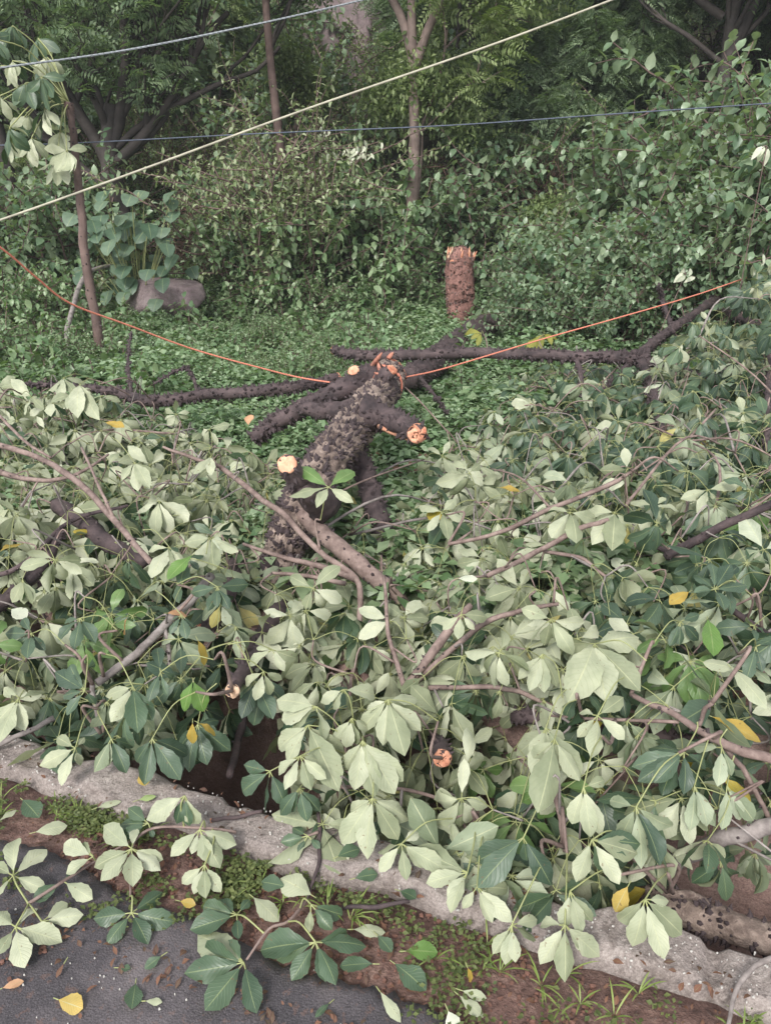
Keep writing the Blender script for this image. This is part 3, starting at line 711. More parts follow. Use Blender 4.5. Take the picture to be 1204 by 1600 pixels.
pts_all = [p for _, p in sorted((float(np.min(np.linalg.norm(cand_P - np.array(p[:3]), axis=1))), p) for p in pts_all)]
for idx, (x, y, z, px, py, layer) in enumerate(pts_all):
    g = np.random.default_rng(1000 + idx)
    dd_ = np.linalg.norm(cand_P - np.array([x, y, z]), axis=1) + full[cand_T] * 99
    i_ = int(np.argmin(dd_))
    if dd_[i_] > 1.1: continue
    ti = cand_T[i_]; best = (dd_[i_], STEMP[ti][0], cand_P[i_]); t = best[1]
    count[ti] = count.get(ti, 0) + 1
    if count[ti] >= 92: full[ti] = True
    cand_P = np.vstack([cand_P, [[x, y, z - .01]]]); cand_T = np.append(cand_T, ti)
    T = np.array([x, y, z]); a = best[2]
    mid = (a + T) / 2 + g.normal(0, .05, 3) + np.array([0, 0, .04 + .12 * best[0]])
    P = spline([a, mid, T], 5); r = .0024 + .003 * min(1, best[0])
    mb = MB(); tube(mb, P, np.linspace(r * 1.5, r * .8, len(P)), 6)
    tw = link('twig', mb, [M['twig'] if g.random() < .6 else M['grey_twig']], t)
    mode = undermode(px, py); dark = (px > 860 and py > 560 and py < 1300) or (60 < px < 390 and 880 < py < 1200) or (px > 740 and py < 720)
    mb = MB()
    size = float(np.interp(y, [1.6, 2.6, 4.5], [.125, .13, .13]))
    whorl(mb, T, P[-1] - P[-3] + np.array([0, 0, -.02]), g, mode, size * g.uniform(.85, 1.12), int(g.integers(4, 7)), 0, 8 if y < 4 else 7)
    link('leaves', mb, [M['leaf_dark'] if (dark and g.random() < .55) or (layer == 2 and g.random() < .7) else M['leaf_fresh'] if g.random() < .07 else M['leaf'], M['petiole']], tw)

# --- hand-set leaves
HERO = [  # centre, tips, z centre, z tips, side
 (606,1093,[(651,1094),(656,1141),(632,1181),(598,1165),(566,1138),(575,1115)],.34,.24,'u'),
 (566,1157,[(537,1205),(553,1237),(587,1250),(619,1245),(635,1226),(600,1215)],.30,.18,'u'),
 (582,1247,[(531,1322),(574,1343),(623,1314),(642,1284),(548,1270)],.22,.11,'u'),
 (481,1133,[(449,1194),(515,1202),(529,1236),(436,1170),(535,1180),(470,1150)],.28,.18,'u'),
 (469,1181,[(434,1213),(445,1234),(486,1234),(511,1218),(500,1190)],.27,.22,'u'),
 (422,1205,[(380,1195),(378,1238),(414,1268),(446,1260)],.2,.1,'t'),
 (468,1231,[(436,1276),(481,1287),(507,1239),(500,1268),(455,1270)],.18,.09,'t'),
 (627,1318,[(589,1332),(591,1364),(635,1376),(670,1356),(699,1361),(654,1300)],.14,.08,'u'),
 (494,1104,[(428,1093),(440,1125),(458,1138),(505,1160)],.32,.24,'u'),
 (537,1077,[(585,1088),(500,1098),(545,1110),(520,1110)],.36,.28,'u'),
 (550,1122,[(518,1160),(540,1170),(558,1165),(577,1140)],.3,.22,'u'),
 (412,1049,[(383,1072),(399,1093),(422,1085),(440,1062)],.28,.2,'u'),
 (425,1015,[(388,1040),(444,1048),(465,1029),(400,1012)],.3,.24,'u'),
 (817,1309,[(742,1347),(749,1384),(861,1384),(823,1345)],.22,.12,'t'),
 (730,1363,[(663,1381),(697,1405),(643,1323),(704,1426),(665,1352)],.12,.08,'u'),
 (745,1385,[(770,1445),(799,1440),(794,1389),(722,1420),(785,1415)],.11,.07,'u'),
 (799,1445,[(789,1505),(805,1506),(837,1469),(837,1437),(770,1490)],.11,.05,'u'),
 (882,1445,[(842,1448),(843,1507),(882,1538),(936,1495),(905,1480)],.15,.06,'u'),
 (890,1392,[(906,1458),(880,1450),(925,1440)],.2,.12,'u'),
 (924,1312,[(900,1377),(969,1385),(995,1334),(1003,1319,'t'),(905,1355),(940,1360,'t')],.3,.22,'u'),
 (911,1230,[(922,1309),(940,1307),(944,1219),(892,1290)],.34,.26,'u'),
 (866,1155,[(826,1190),(853,1198),(837,1280),(906,1222),(875,1205)],.36,.26,'u'),
 (1007,1405,[(987,1480),(1036,1496),(1067,1463),(1044,1408),(965,1438)],.2,.1,'u'),
 (993,1261,[(1050,1291),(1001,1357),(1031,1355,'t'),(968,1309),(953,1251)],.3,.2,'u'),
 (1068,1175,[(993,1223),(1020,1225),(1067,1243),(1102,1200),(1014,1170),(986,1198)],.32,.25,'t'),
 (1084,1228,[(1077,1301),(1105,1296),(1064,1264),(1117,1291)],.26,.17,'u'),
 (1135,1228,[(1127,1294),(1155,1281),(1175,1281)],.26,.18,'u'),
 (1127,1168,[(1081,1168),(1120,1228),(1142,1213)],.36,.3,'u'),
 (928,1006,[(887,1096),(948,1105),(1000,1081),(996,996),(872,1002),(905,1060)],.42,.34,'u'),
 (933,1118,[(922,1188),(974,1155),(974,1089),(904,1114),(902,1151)],.38,.33,'u'),
 (852,1137,[(826,1184),(882,1155),(907,1219),(830,1221),(860,1200)],.33,.25,'u'),
 (847,1022,[(808,1063),(826,1081),(871,1077),(882,1041),(850,1085)],.38,.3,'u'),
 (1116,921,[(1081,897),(1110,880),(1140,882),(1165,915),(1132,956),(1084,926)],.5,.49,'t'),
 (1062,971,[(1033,985),(1045,1010),(1090,1000),(1092,960),(1060,1010)],.44,.38,'t'),
 (1180,1010,[(1158,1020),(1165,1062),(1190,1050),(1205,1000),(1175,985)],.44,.38,'t'),
 (30,1091,[(0,1159),(40,1142),(78,1086),(-14,1140),(13,1073)],.24,.17,'u'),
 (118,1169,[(63,1196),(96,1229),(90,1152),(133,1152),(126,1196)],.16,.09,'u'),
 (174,1154,[(199,1211),(166,1199,'u'),(146,1209,'u'),(209,1166),(190,1190)],.18,.1,'t'),
 (238,1154,[(226,1226),(282,1219),(292,1179),(213,1192),(258,1205)],.2,.1,'t'),
 (309,1132,[(296,1206),(359,1172),(342,1126),(325,1200),(280,1170)],.16,.06,'t'),
 (284,961,[(266,990),(292,1000),(303,980),(270,970)],.36,.32,'t'),
 (340,917,[(299,927),(324,956),(359,953),(387,913),(340,950)],.42,.37,'t'),
 (208,1073,[(163,1089),(173,1129),(229,1106),(216,1146,'t'),(239,1126,'t')],.26,.19,'u'),
 (251,1050,[(233,1096),(262,1086),(245,1010),(272,1060)],.3,.25,'t'),
 (133,1079,[(96,1089),(106,1116),(86,1050),(110,1040),(150,1100)],.28,.22,'t'),
 (126,966,[(90,1006),(116,1016),(146,990),(100,975),(150,1005)],.32,.27,'t'),
 (50,990,[(7,990),(43,1030),(71,1016),(37,967),(20,1015)],.28,.24,'t'),
 (292,872,[(250,880),(262,905),(310,890),(282,912),(318,868)],.42,.38,'t'),
 (513,761,[(466,729,'t'),(556,736,'t'),(453,776),(553,786),(493,796)],.58,.54,'u'),
 (690,712,[(668,700),(702,690),(722,716),(680,742),(712,745)],.3,.26,'u'),
 (745,728,[(722,745),(745,770),(775,745),(772,718),(728,712)],.34,.3,'u'),
 (690,800,[(655,790),(668,830),(700,845),(728,815),(712,780)],.34,.28,'u'),
 (210,722,[(190,752),(216,768),(245,745),(235,765)],.5,.44,'u'),
 (330,712,[(302,742),(330,745),(345,700),(318,735)],.48,.44,'u'),
 (265,855,[(232,862),(236,905),(258,912),(285,880)],.44,.4,'u'),
 (330,840,[(290,848),(305,890),(335,892),(372,862),(362,832)],.42,.38,'u'),
 (1105,765,[(1062,780),(1088,800),(1118,782),(1152,758),(1095,790)],.46,.42,'u'),
 (1020,790,[(985,785),(1000,832),(1045,835),(1060,800),(1040,778)],.46,.4,'u'),
 (960,800,[(915,805),(925,850),(955,865),(985,830)],.46,.38,'u'),
 (890,800,[(852,805),(860,842),(900,850),(930,815)],.46,.4,'u'),
 (720,960,[(690,985),(742,985),(762,965),(715,1000)],.38,.33,'u'),
 (770,1010,[(735,1030),(770,1060),(800,1035),(752,1050)],.34,.28,'u'),
 (100,590,[(72,615),(95,628),(120,620),(135,600)],.55,.48,'u'),
 (125,600,[(105,640),(122,655),(148,640),(158,660)],.58,.48,'u'),
 (1100,455,[(1075,470),(1085,488),(1110,485),(1128,465)],.74,.66,'t','leaf_olive'),
 (848,522,[(822,545),(838,550),(862,540),(870,530)],.52,.46,'t','leaf_olive'),
 (752,520,[(725,522),(745,540),(735,530)],.55,.5,'t','leaf_olive'),
 (50,620,[(20,610),(15,590),(70,640),(40,648)],.52,.5,'u'),
]
HP = {}
gh_ = np.random.default_rng(77)
for hi, (cx, cy, tips, zc, zt, md, *_x) in enumerate(HERO):
    c = atz(cx, cy, zc); best = None
    for t, P in STEMP:
        if len(HP.get(t.name, (0, []))[1]) > 14: continue
        d = np.linalg.norm(P - c, axis=1); i = int(np.argmin(d))
        if best is None or d[i] < best[0]: best = (d[i], t, P[i])
    HP.setdefault(best[1].name, (best[1], []))[1].append((hi, best[2]))
for nm, (t, lst) in HP.items():
    for hi, a in lst:
        cx, cy, tips, zc, zt, md, *mx = HERO[hi]
        g = np.random.default_rng(500 + hi); mb = MB()
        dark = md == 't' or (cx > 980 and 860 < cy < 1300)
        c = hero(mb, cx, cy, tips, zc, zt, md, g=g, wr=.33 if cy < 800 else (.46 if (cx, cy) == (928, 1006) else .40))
        d = a - c; l = np.linalg.norm(d); e = c + unit(d + np.array([0, 0, .12])) * min(l, .17)
        petiole(mb, e, c, g, r=.0019)
        if l > .2:
            mb2 = MB(); Pm = spline([a, (a + e) / 2 + g.normal(0, .03, 3) + [0, 0, .05], e], 5)
            tube(mb2, Pm, np.linspace(.006, .0035, len(Pm)), 6); tw = link('twig', mb2, [M['twig'], M['petiole']], t)
        else: tw = t
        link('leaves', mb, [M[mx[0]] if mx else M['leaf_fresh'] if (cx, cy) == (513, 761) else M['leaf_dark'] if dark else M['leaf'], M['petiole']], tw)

# --- single coloured or loose leaves
def single(label, a, b, za, zb, side, matk, wr=.5, name='fallen_leaf', cat='leaf', group='loose leaves'):
    g = np.random.default_rng(int(a[0] * 7 + a[1])); A = atz(*a, za); Bp = atz(*b, zb)
    A[2] = max(A[2], ground_h(A) + .008); Bp[2] = max(Bp[2], ground_h(Bp) + .008)
    d = Bp - A; l = np.linalg.norm(d); n = np.array([0, -.25, 1.0]) + g.normal(0, .15, 3); bb = .35
    d = unit(d)
    if side == 'u': n = -n; bb = -.35
    n = unit(n - d * np.dot(n, d)); dd = unit(d * math.cos(bb / 2) + n * math.sin(bb / 2))
    mb = MB(); leaf_batch(mb, [A], dd, n, l, l * wr, bb, .15, rows=12, mat=0, serr=.04, ripple=.03)
    tube(mb, np.array([A, A - dd * .015]), [.0015, .0012], 4, 1, close=False)
    o = link(name, mb, [M[matk], M['petiole']]); return tag(o, label, cat, group)
for s in [
 ('narrow orange yellow leaf hanging above the dark hole in the drain, left of a pair', (301, 1130), (301, 1162), .22, .15, 't', 'leaf_yellow', .42),
 ('orange yellow leaf hanging above the dark hole in the drain, right of a pair', (311, 1130), (337, 1150), .22, .17, 't', 'leaf_yellow', .5),
 ('half yellow leaf hanging among dark leaves near the orange scar', (309, 1000), (320, 1040), .36, .28, 't', 'leaf_yellow', .5),
 ('rust brown leaf facing the road beside the torn pale limb end', (262, 958), (292, 962), .3, .26, 't', 'leaf_peach', .5),
 ('peach coloured leaf standing in the dark foliage at left', (200, 962), (196, 992), .38, .3, 't', 'leaf_peach', .45),
 ('pale round leaf catching light at the left edge of the drain', (18, 952), (42, 966), .26, .24, 't', 'white', .8),
 ('yellow leaf among the pale leaves at the far left', (0, 862), (38, 850), .3, .28, 't', 'leaf_yellow', .5),
 ('bright green fresh leaf lying over the dark leaves at the right', (1105, 968), (1114, 1026), .46, .42, 't', 'leaf_bright', .42),
 ('yellow green leaf among the dark leaves at the right edge', (1075, 925), (1045, 945), .48, .46, 't', 'leaf_yellow', .5),
 ('large pale blue green leaf turned over, pointing left, at the right edge', (1150, 1046), (1097, 1035), .46, .46, 'u', 'leaf', .62),
 ('large pale blue green leaf turned over, pointing down, at the right edge', (1142, 1044), (1197, 1107), .47, .42, 'u', 'leaf', .42),
 ('yellow patched leaf beside the broken shoot at the right edge', (1112, 1120), (1188, 1160), .32, .28, 't', 'leaf_yellow', .4),
 ('yellow leaf hanging over the kerb beside the pale leaves at the right', (980, 1385), (960, 1425), .2, .13, 'u', 'leaf_yellow', .5),
 ('yellow leaf on the pale foliage below the bare ground patch', (780, 762), (812, 768), .38, .36, 't', 'leaf_yellow', .5),
 ('small cream leaf lying flat on the pale leaves in the middle', (716, 904), (746, 904), .38, .38, 'u', 'white', .55),
 ('orange leaf below the fork in the dark branch at the right', (1100, 682), (1098, 700), .34, .28, 't', 'leaf_yellow', .6),
 ('dry peach leaf standing left of the thorny trunk limb', (388, 664), (391, 648), .34, .38, 't', 'leaf_peach', .6),
 ('yellow leaf near the left branch in the undergrowth', (165, 660), (195, 668), .42, .4, 't', 'leaf_yellow', .5),
 ('bright green young leaflets above the yellow pair at the left drain edge', (301, 1066), (288, 1112), .28, .2, 't', 'leaf_bright', .55),
 ('bright green young leaf hanging over dark ones beside the torn limb', (303, 1066), (318, 1112), .29, .2, 't', 'leaf_bright', .55),
 ('bright green broad leaf in the middle left foliage', (300, 868), (262, 906), .45, .4, 't', 'leaf_bright', .5),
 ('orange brown leaf lying on the asphalt at the far left', (4, 1544), (38, 1533), .03, .03, 't', 'leaf_peach', .42),
 ('pale yellow leaf lying near the bottom edge of the asphalt', (92, 1562), (130, 1576), .03, .03, 'u', 'leaf_yellow', .7),
 ('dark green leaf lying alone on the asphalt at bottom left', (212, 1537), (206, 1577), .03, .03, 't', 'leaf', .65),
 ('small dark leaf fragment on the asphalt beside the five fingered leaf', (252, 1494), (226, 1514), .04, .03, 't', 'leaf', .6),
 ('tiny green leaf piece on the asphalt left of the solitary dark leaf', (188, 1512), (204, 1514), .03, .03, 't', 'leaf', .7),
 ('small pale leaf piece on the asphalt right of the solitary dark leaf', (228, 1564), (254, 1566), .03, .03, 'u', 'leaf', .45),
 ('narrow dry brown leaf standing on the asphalt', (100, 1506), (88, 1528), .04, .03, 't', 'leaf_brown', .35),
 ('pale leaf turned over on the weeds above the dark spray', (396, 1402), (436, 1440), .05, .03, 'u', 'leaf', .55),
 ('pale leaf turned over on the dirt strip in the middle', (552, 1452), (602, 1457), .04, .03, 'u', 'leaf', .45),
 ('long dark leaf on the dirt right of the dark spray', (582, 1506), (530, 1510), .04, .03, 't', 'leaf', .5),
 ('dark glossy leaf on the weeds in the middle of the bottom edge', (617, 1506), (666, 1548), .04, .03, 't', 'leaf', .6),
 ('rolled pale leaf on the moss at the bottom edge', (594, 1550), (626, 1598), .05, .03, 'u', 'leaf', .35),
 ('broad green leaf flat on the weeds below the kerb', (634, 1486), (684, 1488), .03, .03, 't', 'leaf_bright', .62),
 ('small dark leaf on weeds left of the broad green leaf', (590, 1462), (612, 1488), .04, .03, 't', 'leaf', .7),
 ('dark leaf lying on the kerb below the hanging pale bunch', (555, 1372), (590, 1366), .06, .06, 't', 'leaf', .65),
 ('dark round leaf on the kerb edge under the hanging bunch', (528, 1338), (562, 1326), .07, .07, 't', 'leaf', .75),
 ('small dark leaf on the kerb right of the thin twig', (625, 1392), (650, 1404), .06, .06, 't', 'leaf', .8),
 ('pale green leaf bent over the dark stick below the kerb', (486, 1398), (438, 1372), .06, .05, 'u', 'leaf', .6),
 ('dark leaf beside the dark stick below the kerb', (446, 1385), (408, 1378), .05, .04, 't', 'leaf', .6),
 ('thin grey leaf piece on the asphalt near the red chip', (514, 1568), (492, 1590), .03, .03, 't', 'leaf', .35),
 ('bright yellow leaf on the weeds at the left', (282, 1408), (306, 1414), .04, .04, 't', 'leaf_yellow', .55),
 ('yellow leaf standing in the dirt right of the broad green leaf', (730, 1512), (735, 1535), .08, .04, 't', 'leaf_yellow', .4),
 ('green leaf lying in the dirt right of centre, upper of a pair', (722, 1548), (760, 1560), .04, .03, 'u', 'leaf', .4),
 ('green leaf lying in the dirt right of centre, lower of a pair', (718, 1556), (755, 1590), .04, .03, 'u', 'leaf', .45),
 ('pale yellow leaf cut by the bottom edge of the picture', (700, 1580), (712, 1610), .05, .03, 'u', 'white', .9),
 ('dark leaf lying on the mossy strip at the left', (36, 1250), (62, 1278), .04, .03, 't', 'leaf', .6),
 ('pale leaf lying on the moss at the left edge', (0, 1282), (26, 1265), .04, .04, 'u', 'leaf', .6),
 ('pale leaf draped over red litter near the moss', (56, 1300), (106, 1290), .05, .04, 'u', 'leaf', .5),
 ('pale green leaf lying flat on the kerb at the left', (152, 1262), (190, 1252), .06, .06, 'u', 'leaf', .35),
 ('small green leaf lying on the kerb at the left', (216, 1250), (244, 1244), .06, .06, 'u', 'leaf_bright', .5),
 ('yellow tipped leaf end touching the kerb under the dark leaves', (224, 1204), (226, 1228), .12, .08, 't', 'leaf_yellow', .8),
]: single(*s)
# leaf sprays lying on the road
def spray(label, path, leaves, seed, mk=None):
    P = spline(pix(path), 5); P[:, 2] = np.maximum(P[:, 2], .02); b0 = P[0].copy(); b0[2] = 0
    t = thing('leafy_twig', label, 'leafy twig', b0, 'leafy twigs on the roadside')
    mb = MB(); tube(mb, P, np.linspace(.0045, .0028, len(P)), 6); link('stem', mb, [M['twig']], t)
    for i, (cx, cy, tips, zc, zt, md) in enumerate(leaves):
        g = np.random.default_rng(seed * 31 + i); mb = MB()
        c = hero(mb, cx, cy, tips, zc, zt, md, g=g, wr=.45)
        d = P - c; q = P[int(np.argmin(np.linalg.norm(d, axis=1)))]
        if np.linalg.norm(q - c) > .02: petiole(mb, q, c, g, r=.0024)
        link('leaf', mb, [M['leaf_bright'] if mk == i else M['leaf'], M['petiole']], t)
spray('pale leafy twig on the asphalt at the far left edge', [(45, 1412, .05, 6), (98, 1378, .06, 5), (150, 1345, .06, 5), (230, 1300, .07, 5)], [
 (21, 1368, [(28, 1308), (75, 1326), (-10, 1352), (71, 1390), (-9, 1403)], .07, .05, 'u'),
 (25, 1448, [(63, 1470), (40, 1516), (-3, 1492), (96, 1472), (-16, 1424), (62, 1418)], .06, .04, 'u'),
 (66, 1440, [(106, 1411), (130, 1429), (90, 1440, 't')], .05, .04, 'u'),
 (98, 1376, [(146, 1406), (66, 1402, 't'), (120, 1360, 't'), (52, 1408, 't')], .06, .04, 'u'),
 (146, 1338, [(103, 1366), (100, 1318), (128, 1318, 'u')], .09, .06, 'u')], 61)
spray('pale leafy twig running from the kerb to the dark five fingered leaf', [(369, 1300, .07, 5), (320, 1294, .09, 6), (240, 1294, .09, 6), (206, 1326, .08, 5), (204, 1400, .05, 4)], [
 (206, 1326, [(163, 1290), (213, 1295), (146, 1356), (158, 1376), (208, 1388), (252, 1361), (254, 1343), (180, 1368)], .09, .05, 'u'),
 (312, 1296, [(269, 1336), (299, 1336), (345, 1358), (369, 1320), (330, 1345)], .11, .07, 'u'),
 (320, 1351, [(284, 1381), (302, 1399), (322, 1406), (347, 1396)], .08, .04, 'u'),
 (289, 1243, [(247, 1275), (229, 1281), (276, 1288, 't'), (312, 1290), (296, 1290, 't')], .18, .10, 'u'),
 (232, 1286, [(186, 1290), (200, 1262), (240, 1308), (190, 1310)], .10, .07, 't'),
 (206, 1426, [(144, 1436), (166, 1478), (232, 1476), (278, 1441), (254, 1394)], .05, .03, 't')], 62)
spray('dark green leafy twig spread over the asphalt edge in the bottom middle', [(480, 1406, .05, 5), (450, 1440, .05, 5), (420, 1452, .05, 5), (385, 1500, .05, 4)], [
 (381, 1504, [(288, 1521), (318, 1582), (401, 1582), (316, 1486), (310, 1461, 'u'), (352, 1470)], .06, .03, 't'),
 (370, 1429, [(297, 1453), (316, 1416), (373, 1469), (390, 1406), (340, 1405)], .05, .035, 't'),
 (493, 1472, [(403, 1486), (453, 1536), (509, 1536), (526, 1542), (574, 1479), (433, 1500), (545, 1462)], .07, .03, 't'),
 (486, 1413, [(536, 1429), (519, 1453), (483, 1456, 'u')], .08, .04, 't')], 63)
spray('small dark leafy twig resting on the kerb beside the hanging bunch', [(497, 1300, .08, 4), (481, 1306, .08, 4)], [
 (481, 1306, [(456, 1293), (439, 1316), (466, 1330), (500, 1325), (505, 1290)], .08, .065, 't')], 64)

# ------------------------------------------------------------------ ROPE AND CABLES
def line(name, label, cat, pts, r, mat, twist=False, per=10):
    P = spline(pts, per); mb = MB()
    if twist:
        L = np.concatenate([[0], np.cumsum(np.linalg.norm(np.diff(P, axis=0), axis=1))]); n = int(L[-1] / twist)
        Q = np.stack([np.interp(np.linspace(0, L[-1], n), L, P[:, k]) for k in range(3)], -1); T = unit(np.gradient(Q, axis=0))
        A = unit(np.cross(T, [0, 0, 1.0])); B = np.cross(T, A); ph = np.arange(n) * 1.05
        for k in range(3):
            q = ph + k * 2.094
            tube(mb, Q + r * .55 * (A * np.cos(q)[:, None] + B * np.sin(q)[:, None]), r * .62, 5)
    else: tube(mb, P, r, 6)
    return tag(link(name, mb, [mat]), label, cat)
def wire(px, py, y): return aty(px, py, y)
line('cable', 'twisted grey cable crossing the top left corner in front of the trees', 'cable', [wire(-160, 128, 6.0), wire(0, 106, 6.2), wire(200, 78, 6.6), wire(400, 38, 7.0), wire(570, -1, 7.4), wire(760, -50, 7.8)], .007, M['cable_grey'], .02)
line('cable', 'cream cable rising steeply from the left edge to the top right', 'cable', [wire(-160, 392, 4.6), wire(0, 344, 4.8), wire(230, 262, 5.1), wire(480, 170, 5.4), wire(760, 73, 5.8), wire(965, -4, 6.1), wire(1180, -90, 6.4)], .0075, M['cable_cream'])
line('cable', 'thin dark blue wire running almost level in front of the forest', 'cable', [wire(-60, 228, 8.6), wire(108, 224, 8.4), wire(400, 209, 8.0), wire(700, 196, 7.6), wire(960, 178, 7.2), wire(1300, 155, 6.8)], .006, M['cable_blue'])
kn_ = atz(600, 592, .52)
rp = [wire(-120, 305, 3.6), wire(0, 386, 3.9), wire(55, 432, 4.1), wire(110, 474, 4.3), wire(200, 508, 4.6), wire(300, 545, 4.9), wire(400, 573, 5.1), wire(480, 592, 5.2)]
wrap = []
ci = 14; ax_ = unit(TP[ci + 2] - TP[ci - 2]); ca = unit(np.cross(ax_, [0, 0, 1.0])); cb = np.cross(ca, ax_)
if ca[0] > 0: ca = -ca
for k in range(19):
    a = k * .70 ; rr_w = TW[ci] * 1.06 + .006
    wrap.append(TP[ci] + ax_ * (k * .004 - .03) + ca * math.cos(a) * rr_w + np.array([0, 0, 1.0]) * math.sin(a) * rr_w)
rp2 = [wire(640, 588, 5.25), wire(700, 574, 5.5), wire(850, 529, 6.0), wire(960, 498, 6.3), wire(1080, 463, 6.7), wire(1165, 434, 7.0)]
line('rope', 'orange rope tied round the fallen trunk and pulled taut to both sides', 'rope', rp + wrap + rp2, .0052, M['rope'], .011, 8)

# ------------------------------------------------------------------ UNDERGROWTH
def place(o, x, y, z, s, rz, tilt=(0, 0)):
    o.location = (x, y, z); o.scale = (s, s, s); o.rotation_euler = (tilt[0], tilt[1], rz)
def proto(name, label, cat, group): return thing(name, label, cat, (0, 0, 0), group)

def shrub_mesh(seed, h, spread, nst, leaf, step, lm, shape='ovate', lw=.6, arch=.5, rows=4):
    g = np.random.default_rng(seed); st = MB(); P, D, N, L = [], [], [], []
    def grow(p, d, ln, r, lev):
        n = max(3, int(ln / .07)); pts = [p]; dd = d
        for i in range(n):
            dd = unit(dd + g.normal(0, .11, 3) + np.array([0, 0, -arch * .06 * (i / n) * (1 + lev)])); pts.append(pts[-1] + dd * ln / n)
        pts = np.array(pts)
        tube(st, pts, np.linspace(r, r * .4, len(pts)), 4, close=False)
        k = 0; along = np.linspace(.12 if lev else .35, 1, max(2, int(ln * (1 if lev else .65) / step)))
        for a in along:
            f = a * (len(pts) - 1); i = min(int(f), len(pts) - 2); c = pts[i] + (pts[i + 1] - pts[i]) * (f - i); t = unit(pts[i + 1] - pts[i])
            s1 = unit(np.cross(t, [0, 0, 1.0]) + g.normal(0, .35, 3)); k += 1
            if k % 2: s1 = unit(np.cross(t, s1))
            for sg in (1, -1):
                d_ = unit(s1 * sg + t * .35 + np.array([0, 0, g.uniform(-.45, .25)]))
                P.append(c); D.append(d_); N.append(unit(np.array([0, 0, 1.0]) + g.normal(0, .35, 3))); L.append(leaf * g.uniform(.6, 1.15))
        if lev < 2:
            for _ in range(int(g.integers(3, 6)) if lev == 0 else int(g.integers(1, 3))):
                i = int(g.integers(len(pts) // 4, len(pts) - 1)); t = unit(pts[i + 1] - pts[i] if i + 1 < len(pts) else dd)
                nd_ = unit(t * .5 + unit(g.normal(size=3)) * .8 + np.array([0, 0, .25])); grow(pts[i], nd_, ln * g.uniform(.35, .6), r * .55, lev + 1)
    for _ in range(nst):
        a = g.uniform(0, 6.28); rr = spread * .25 * math.sqrt(g.random()); tilt = g.uniform(.05, .75) * spread / h
        grow(np.array([math.cos(a) * rr, math.sin(a) * rr, -.15]), unit([math.cos(a) * tilt, math.sin(a) * tilt, 1]), h * g.uniform(.75, 1.1), .006 + .008 * h, 0)
    lf = MB(); P, D, N, L = map(np.array, (P, D, N, L))
    leaf_batch(lf, P, D, N, L, L * lw, g.uniform(.2, 1.1, len(L)), .25, rows=rows, cols=3, shape=shape, serr=0, ripple=.0)
    return lf, st
def make_shrub(name, label, cat, group, seed, h, spread, nst, leaf, step, lm, **k):
    t = proto(name, label, cat, group); lf, st = shrub_mesh(seed, h, spread, nst, leaf, step, lm, **k)
    a = link('foliage', lf, [lm], t); b = link('stems', st, [M['brown_bark']], t); reg(t, a, b); return t

G1 = 'broad leaved shrubs on the right bank'; G2 = 'leafy shrubs behind the fallen tree'; G3 = 'bushes under the forest'
LAN = [make_shrub('broad_leaved_shrub', 'broad leaved green shrub on the bank at right', 'shrub', G1, 100 + i, 1.6, 1.3, 13, .125, .08, M['lantana'], lw=.62) for i in range(3)]
SHR = [make_shrub('leafy_shrub', 'loose green leafy shrub in the clearing', 'shrub', G2, 120 + i, 1.1, 1.0, 8, .095, .062, M['shrub'], lw=.55) for i in range(3)]
BUS = [make_shrub('forest_bush', 'dense small leaved bush below the trees', 'bush', G3, 140 + i, 1.5, 1.3, 12, .06, .05, M['small'], lw=.5, rows=3) for i in range(3)]
WIS = [make_shrub('wispy_shrub', 'tall wispy pale shrub standing above the others left of centre', 'shrub', G2, 180 + i, 2.1, .6, 7, .085, .07, M['pale_shrub'], lw=.42) for i in range(2)]
gb = np.random.default_rng(91)
used = set()
def put(protos, px, y, h0, s, label=None, dz=0):
    pr = protos[int(gb.integers(len(protos)))]
    if pr.name in used: o = copy_tree(pr)
    else: o = pr; used.add(pr.name)
    P = aty(px, 500, y); z = terrain(P[0], y)
    place(o, P[0], y, z + dz, s * gb.uniform(.88, 1.12), gb.uniform(0, 6.28), (gb.normal(0, .06), gb.normal(0, .06)))
    if label: o['label'] = label
    return o
# right bank
for px, y, s in [(835, 9.8, .7), (880, 9.4, .9), (930, 9.2, 1.0), (985, 9.0, 1.05), (1010, 10.0, 1.35), (1060, 9.0, 1.15), (1110, 8.6, 1.15), (1090, 10.0, 1.55), (1160, 9.0, 1.4), (1200, 8.4, 1.3), (1180, 7.9, .9), (1120, 7.9, .8),
                     (1230, 9.0, 1.6), (1290, 8.4, 1.5), (1150, 10.6, 1.8), (1230, 11.0, 1.9), (960, 10.6, 1.25), (1060, 11.4, 1.6), (900, 10.4, .95), (860, 8.7, .6), (920, 8.3, .62), (1000, 8.2, .75), (1060, 8.1, .8), (1240, 7.8, 1.0), (805, 9.4, .45), (1300, 7.8, 1.3), (950, 8.8, .85), (1030, 8.6, .95)]:
    put(LAN, px, y, 0, s * .80)
